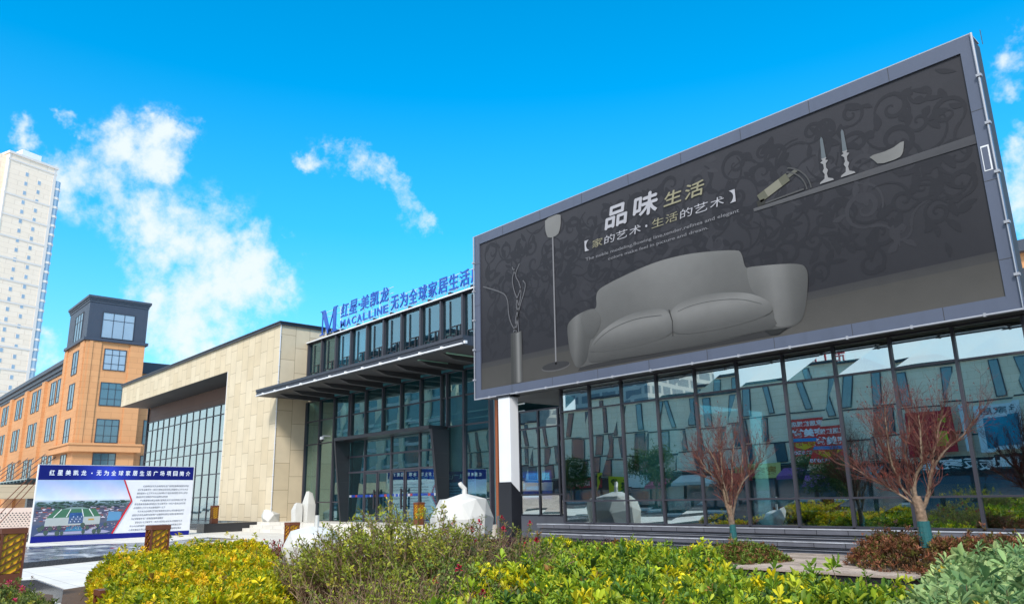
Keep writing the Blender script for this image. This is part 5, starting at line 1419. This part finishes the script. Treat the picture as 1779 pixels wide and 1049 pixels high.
twiggy('bare_shrub', 'low twiggy shrub with bare brown stems low in front of the taller twiggy ones', (-6.2, 4.05, .15), 1.0, .85, .72, 330, OL, [4, 3, 3, 3, 1], .045, 6, 2, leafy=.5, low=.35)
twiggy('bare_shrub', 'twiggy brown shrub leaning over the near white fruit sculpture, beside the tallest shrub', (-9.15, 5.05, .15), .75, .55, 1.02, 230, OL, [4, 4, 3, 2, 2], .045, 6, 3, leafy=.7, low=.4)
cm, T = twiggy('camellia_shrub', 'loose shrub with red blooms, in front of the biggest white sculpture', (-7.95, 6.55, .15), 1.15, .95, 1.18, 300, [(112, 124, 60), (132, 140, 70), (92, 102, 56), (150, 122, 84), (150, 150, 60)], [4, 3, 3, 2, 1], .052, 7, 4, leafy=.75, low=.3)
sel = T[np.argsort(-T[:, 2] + RNG.normal(0, .2, len(T)))][:120]
blooms(cm, [sel[i] + np.array([0.02, -.02, .03]) for i in range(0, 120, 11)], .036, RED)
cm, T = twiggy('camellia_shrub', 'low leafy shrub with a few red blooms, below the taller red flowered one', (-6.75, 5.1, .15), .85, .7, .78, 220, [(112, 134, 60), (132, 150, 66), (92, 112, 56), (150, 140, 70)], [4, 3, 3, 1], .055, 7, 5, leafy=.7, low=.3)
sel = T[np.argsort(-T[:, 2] + RNG.normal(0, .2, len(T)))][:60]
blooms(cm, [sel[i] + np.array([0.02, -.02, .03]) for i in range(0, 60, 12)], .036, RED)
cm, T = twiggy('red_shrub', 'small shrub with crimson young leaves, beside the near white fruit sculpture', (-14.75, 6.95, .2), .55, .4, .62, 60, [(150, 32, 52), (122, 30, 44), (96, 96, 46), (176, 60, 60)], [4, 3, 2, 1], .055, 6, 6, leafy=.9, low=.3)

# ------------------------------------------------------------ bare trees
def bare_tree(label, base, limbs, tw_top, seed, ntw, colt=(112, 70, 64), wz=.2, wr=.09, wn=8):
    rg = np.random.default_rng(seed)
    r_ = empty('bare_tree', base, label, 'tree', 'bare trees in front of the glass hall')
    B = Vector(base)
    mb = MB(); tips = []
    for pts, r0, r1 in limbs:
        P = [B + Vector(p) for p in pts]
        Q = [P[0]]
        for a, b in zip(P[:-1], P[1:]):
            Q += [a.lerp(b, .5) + Vector((rg.normal(0, .012), rg.normal(0, .012), 0)), b]
        n = len(Q); mb.tube(Q, [r0 + (r1 - r0) * i / (n - 1) for i in range(n)], 8, lin(*random.choice([(136, 118, 102), (128, 108, 92), (120, 104, 92)])), cap=False)
        if r1 < .03:
            for i in range(1, n):
                tips.append((Q[i], (Q[i] - Q[i - 1]).normalized(), r0 + (r1 - r0) * i / (n - 1), i / (n - 1)))
    tk = mb.build('trunk', M['twig'], r_, smooth=True)
    cr = MB(); buds = []
    def grow(p, d, r, ln, lev):
        n = 4; Q = [p]
        dd = d.copy()
        for i in range(n):
            dd = (dd + Vector((rg.normal(0, .14), rg.normal(0, .14), rg.normal(.05, .08)))).normalized()
            Q.append(Q[-1] + dd * ln / n)
        c = lin(*[(122, 102, 90), (114, 80, 72), colt][min(lev, 2)])
        cr.tube(Q, [r * (1 - .16 * i) for i in range(n + 1)], 5 if r > .006 else 3, c, cap=False)
        if lev < 3:
            for k in range(int(rg.integers(2, 4))):
                i = int(rg.integers(1, n + 1)); az = rg.uniform(0, 6.28); s_ = rg.uniform(.35, .8)
                o = dd.orthogonal().normalized(); o2 = dd.cross(o)
                nd = (dd * math.cos(s_) + (o * math.cos(az) + o2 * math.sin(az)) * math.sin(s_) + Vector((0, 0, .18))).normalized()
                grow(Q[i], nd, max(.0024, r * .6), ln * rg.uniform(.55, .85), lev + 1)
        else: buds.append((Q[-1], dd))
    for p, d, r, f in tips:
        for k in range(ntw):
            az = rg.uniform(0, 6.28); s_ = rg.uniform(.25, .8); o = d.orthogonal().normalized(); o2 = d.cross(o)
            nd = (d * math.cos(s_) + (o * math.cos(az) + o2 * math.sin(az)) * math.sin(s_) + Vector((0, 0, .35))).normalized()
            grow(p, nd, max(.004, min(.009, r * .55)), tw_top * rg.uniform(.5, 1.0) * (.75 if f < .5 else 1), 1)
    cr.build('crown', M['twig'], r_)
    bp_ = np.array([tuple(b[0]) for b in buds]); bd_ = unit(np.array([tuple(b[1]) for b in buds]))
    k = RNG.uniform(0, 1, len(bp_)) < .16
    P, A, Nn, sz, w = whorls(bp_[k], bd_[k], 3, .028, .5, (.2, .7))
    leaf_mesh('foliage', P, A, Nn, sz, w, palette(len(P), [(142, 56, 44), (120, 44, 50), (160, 84, 60)], [3, 2, 1]), r_)
    w_ = MB()
    for i in range(wn): w_.tube([B + Vector((-.03 * (wz + .075 * i) , 0, wz + .075 * i)), B + Vector((-.03 * (wz + .075 * i), 0, wz + .075 * i + .085))], [wr - .002 * i, wr - .002 * i - .005], 12)
    w_.build('trunk_wrap', M['teal_wrap'], r_)
    return r_
# limbs: x runs along the facade, y into depth, z up, metres from the foot
bare_tree('smaller bare tree with dense reddish twigs and teal wrapped trunk, beside the deck', (-8.2, 13.3, .2), [
    ([(0.0, 0, 0), (-0.025, 0, 0.5), (-0.043, 0, 0.92)], 0.0750, 0.0600),
    ([(-0.043, 0, 0.9), (-0.136, 0.05, 1.276), (-0.255, 0.0, 1.598), (-0.468, -0.1, 1.828), (-0.612, -0.1, 2.104)], 0.0311, 0.0089),
    ([(-0.043, 0, 0.9), (-0.085, -0.1, 1.368), (-0.102, -0.2, 1.828), (-0.212, -0.3, 2.196)], 0.0333, 0.0089),
    ([(-0.043, 0, 0.9), (-0.034, 0.1, 1.368), (-0.043, 0.2, 1.828), (0.043, 0.25, 2.38)], 0.0311, 0.0074),
    ([(-0.017, 0, 0.8), (0.102, 0, 1.23), (0.272, 0.05, 1.57), (0.51, 0.1, 1.782), (0.722, 0.1, 2.012)], 0.0266, 0.0074),
    ([(-0.119, 0.02, 1.184), (-0.255, 0.2, 1.552), (-0.357, 0.35, 2.012), (-0.425, 0.4, 2.38)], 0.0207, 0.0067),
    ([(-0.068, 0, 1.184), (-0.017, -0.2, 1.552), (0.043, -0.3, 2.012), (0.017, -0.3, 2.38)], 0.0207, 0.0067),
    ([(-0.238, 0, 1.57), (-0.527, 0, 1.662), (-0.722, 0.1, 1.92)], 0.0133, 0.0059),
    ([(0.043, 0.03, 1.092), (0.128, 0.2, 1.552), (0.17, 0.3, 2.104)], 0.0178, 0.0059)], .42, 12, 5, wz=.38, wr=.07, wn=5)
bare_tree('larger spreading bare tree with sparse reddish twigs, rising from the bronze leaved shrub', (-4.5, 12.7, .2), [
    ([(0.0, 0, 0), (0.0, 0, 0.5), (-0.034, 0.0, 0.95), (-0.076, 0.0, 1.24)], 0.0950, 0.0750),
    ([(-0.042, 0.0, 1.0), (0.118, 0.02, 1.32), (0.218, 0.0, 1.64), (0.252, 0.0, 1.88), (0.353, 0.1, 2.24), (0.462, 0.1, 2.56)], 0.0370, 0.0081),
    ([(-0.076, 0.0, 1.216), (-0.05, 0.0, 1.52), (0.101, -0.05, 1.72), (0.168, -0.15, 2.08), (0.21, -0.2, 2.48)], 0.0326, 0.0081),
    ([(-0.076, 0.0, 1.216), (-0.168, 0.05, 1.52), (-0.185, 0.1, 1.84), (-0.101, 0.2, 2.24), (-0.126, 0.25, 2.6)], 0.0326, 0.0074),
    ([(-0.084, 0.0, 1.15), (-0.252, 0.0, 1.36), (-0.333, 0.0, 1.6), (-0.423, -0.05, 1.92), (-0.454, -0.1, 2.4)], 0.0266, 0.0074),
    ([(-0.067, 0.0, 1.1), (-0.286, -0.05, 1.28), (-0.399, -0.1, 1.376), (-0.665, -0.15, 1.536), (-0.907, -0.2, 1.72)], 0.0207, 0.0067),
    ([(-0.294, 0.0, 1.408), (-0.375, 0.15, 1.72), (-0.575, 0.25, 2.08), (-0.726, 0.3, 2.32)], 0.0222, 0.0059),
    ([(-0.302, 0.0, 1.552), (-0.302, -0.2, 1.92), (-0.254, -0.3, 2.32), (-0.23, -0.3, 2.64)], 0.0192, 0.0059),
    ([(0.218, 0, 1.64), (0.42, 0.05, 1.92), (0.714, 0.1, 2.16), (0.966, 0.1, 2.44)], 0.0222, 0.0059),
    ([(0.185, 0, 1.52), (0.084, 0.15, 1.92), (0.042, 0.2, 2.32)], 0.0178, 0.0059)], .40, 22, 5, wz=.50, wr=.102, wn=5)

# ------------------------------------------------------------ street trees, seen mirrored
def leafy_tree(x, y, h, label):
    r_ = empty('street_tree', (x, y, .04), label, 'tree', 'leafy street trees mirrored in the glass')
    MB().tube([(x, y, .04), (x + .05, y, h * .35), (x, y + .05, h * .6)], [.13, .10, .05], 8).tube([(x, y, h * .35), (x + .6, y + .2, h * .6)], [.06, .03], 6).tube([(x, y, h * .38), (x - .5, y - .3, h * .62)], [.06, .03], 6).build('trunk', M['bark'], r_)
    n = 2600
    cs = np.array([[x + RNG.normal(0, .75), y + RNG.normal(0, .75), h * RNG.uniform(.5, .95)] for _ in range(26)])
    T_ = cs[RNG.integers(0, 26, n)] + RNG.normal(0, .33, (n, 3)); D_ = unit(RNG.normal(0, .6, (n, 3)) + np.array([0, 0, .7]))
    P, A, Nn, sz, w = whorls(T_, D_, 4, .13, .5)
    leaf_mesh('crown', P, A, Nn, sz, w, palette(len(P), [(70, 92, 40), (88, 108, 46), (56, 76, 36)], [1, 1, 1]), r_)
leafy_tree(-36.0, -15.5, 5.2, 'round leafy street tree mirrored close beside the smaller bare tree')
leafy_tree(-22.6, -15.8, 3.7, 'leafy street tree mirrored under the red banner')
leafy_tree(-50.5, -20.8, 5.0, 'leafy street tree mirrored next to the yellow banner')

# awnings and goods along the shops across the street, seen mirrored
for x_, w_, c, lb in ((-41.6, 3.4, (196, 84, 110), 'pink shop awning across the street, mirrored beside the white shop sign'), (-37.2, 3.6, (206, 206, 200), 'white shop awning across the street, mirrored beside the pink awning'), (-33.9, 2.6, (176, 60, 56), 'red shop awning across the street, mirrored below the pale yellow sign'), (-28.6, 3.4, (130, 86, 150), 'purple shop awning across the street, mirrored below the red banner'), (-24.0, 3.0, (60, 140, 150), 'teal shop awning across the street, mirrored beside the purple awning'), (-11.4, 3.6, (200, 190, 176), 'cream shop awning across the street, mirrored beside the black shop sign')):
    r_ = empty('shop_awning', (x_, OY + .6, 2.3), lb, 'awning', 'shop awnings across the street')
    MB().add([(x_ - w_ / 2, OY + .6, 3.0), (x_ + w_ / 2, OY + .6, 3.0), (x_ + w_ / 2, OY + 2.0, 2.4), (x_ - w_ / 2, OY + 2.0, 2.4), (x_ - w_ / 2, OY + .6, 2.96), (x_ + w_ / 2, OY + .6, 2.96), (x_ + w_ / 2, OY + 2.0, 2.36), (x_ - w_ / 2, OY + 2.0, 2.36)], [(3, 2, 1, 0), (4, 5, 6, 7), (0, 1, 5, 4), (1, 2, 6, 5), (2, 3, 7, 6), (3, 0, 4, 7)], lin(*c)).build('canvas', M['print'], r_)
    v = MB().box(x_ - w_ / 2, x_ + w_ / 2, OY + 2.0, OY + 2.02, 2.12, 2.38, tuple(q * .8 for q in lin(*c)[:3]) + (1,)); v.build('valance', M['print'], r_)
    f = MB()
    for s_ in (-1, 1): f.tube([(x_ + s_ * w_ / 2.1, OY + 2.0, 2.36), (x_ + s_ * w_ / 2.1, OY + .6, 2.2)], .02, 5)
    f.build('frame', M['mullion'], r_)
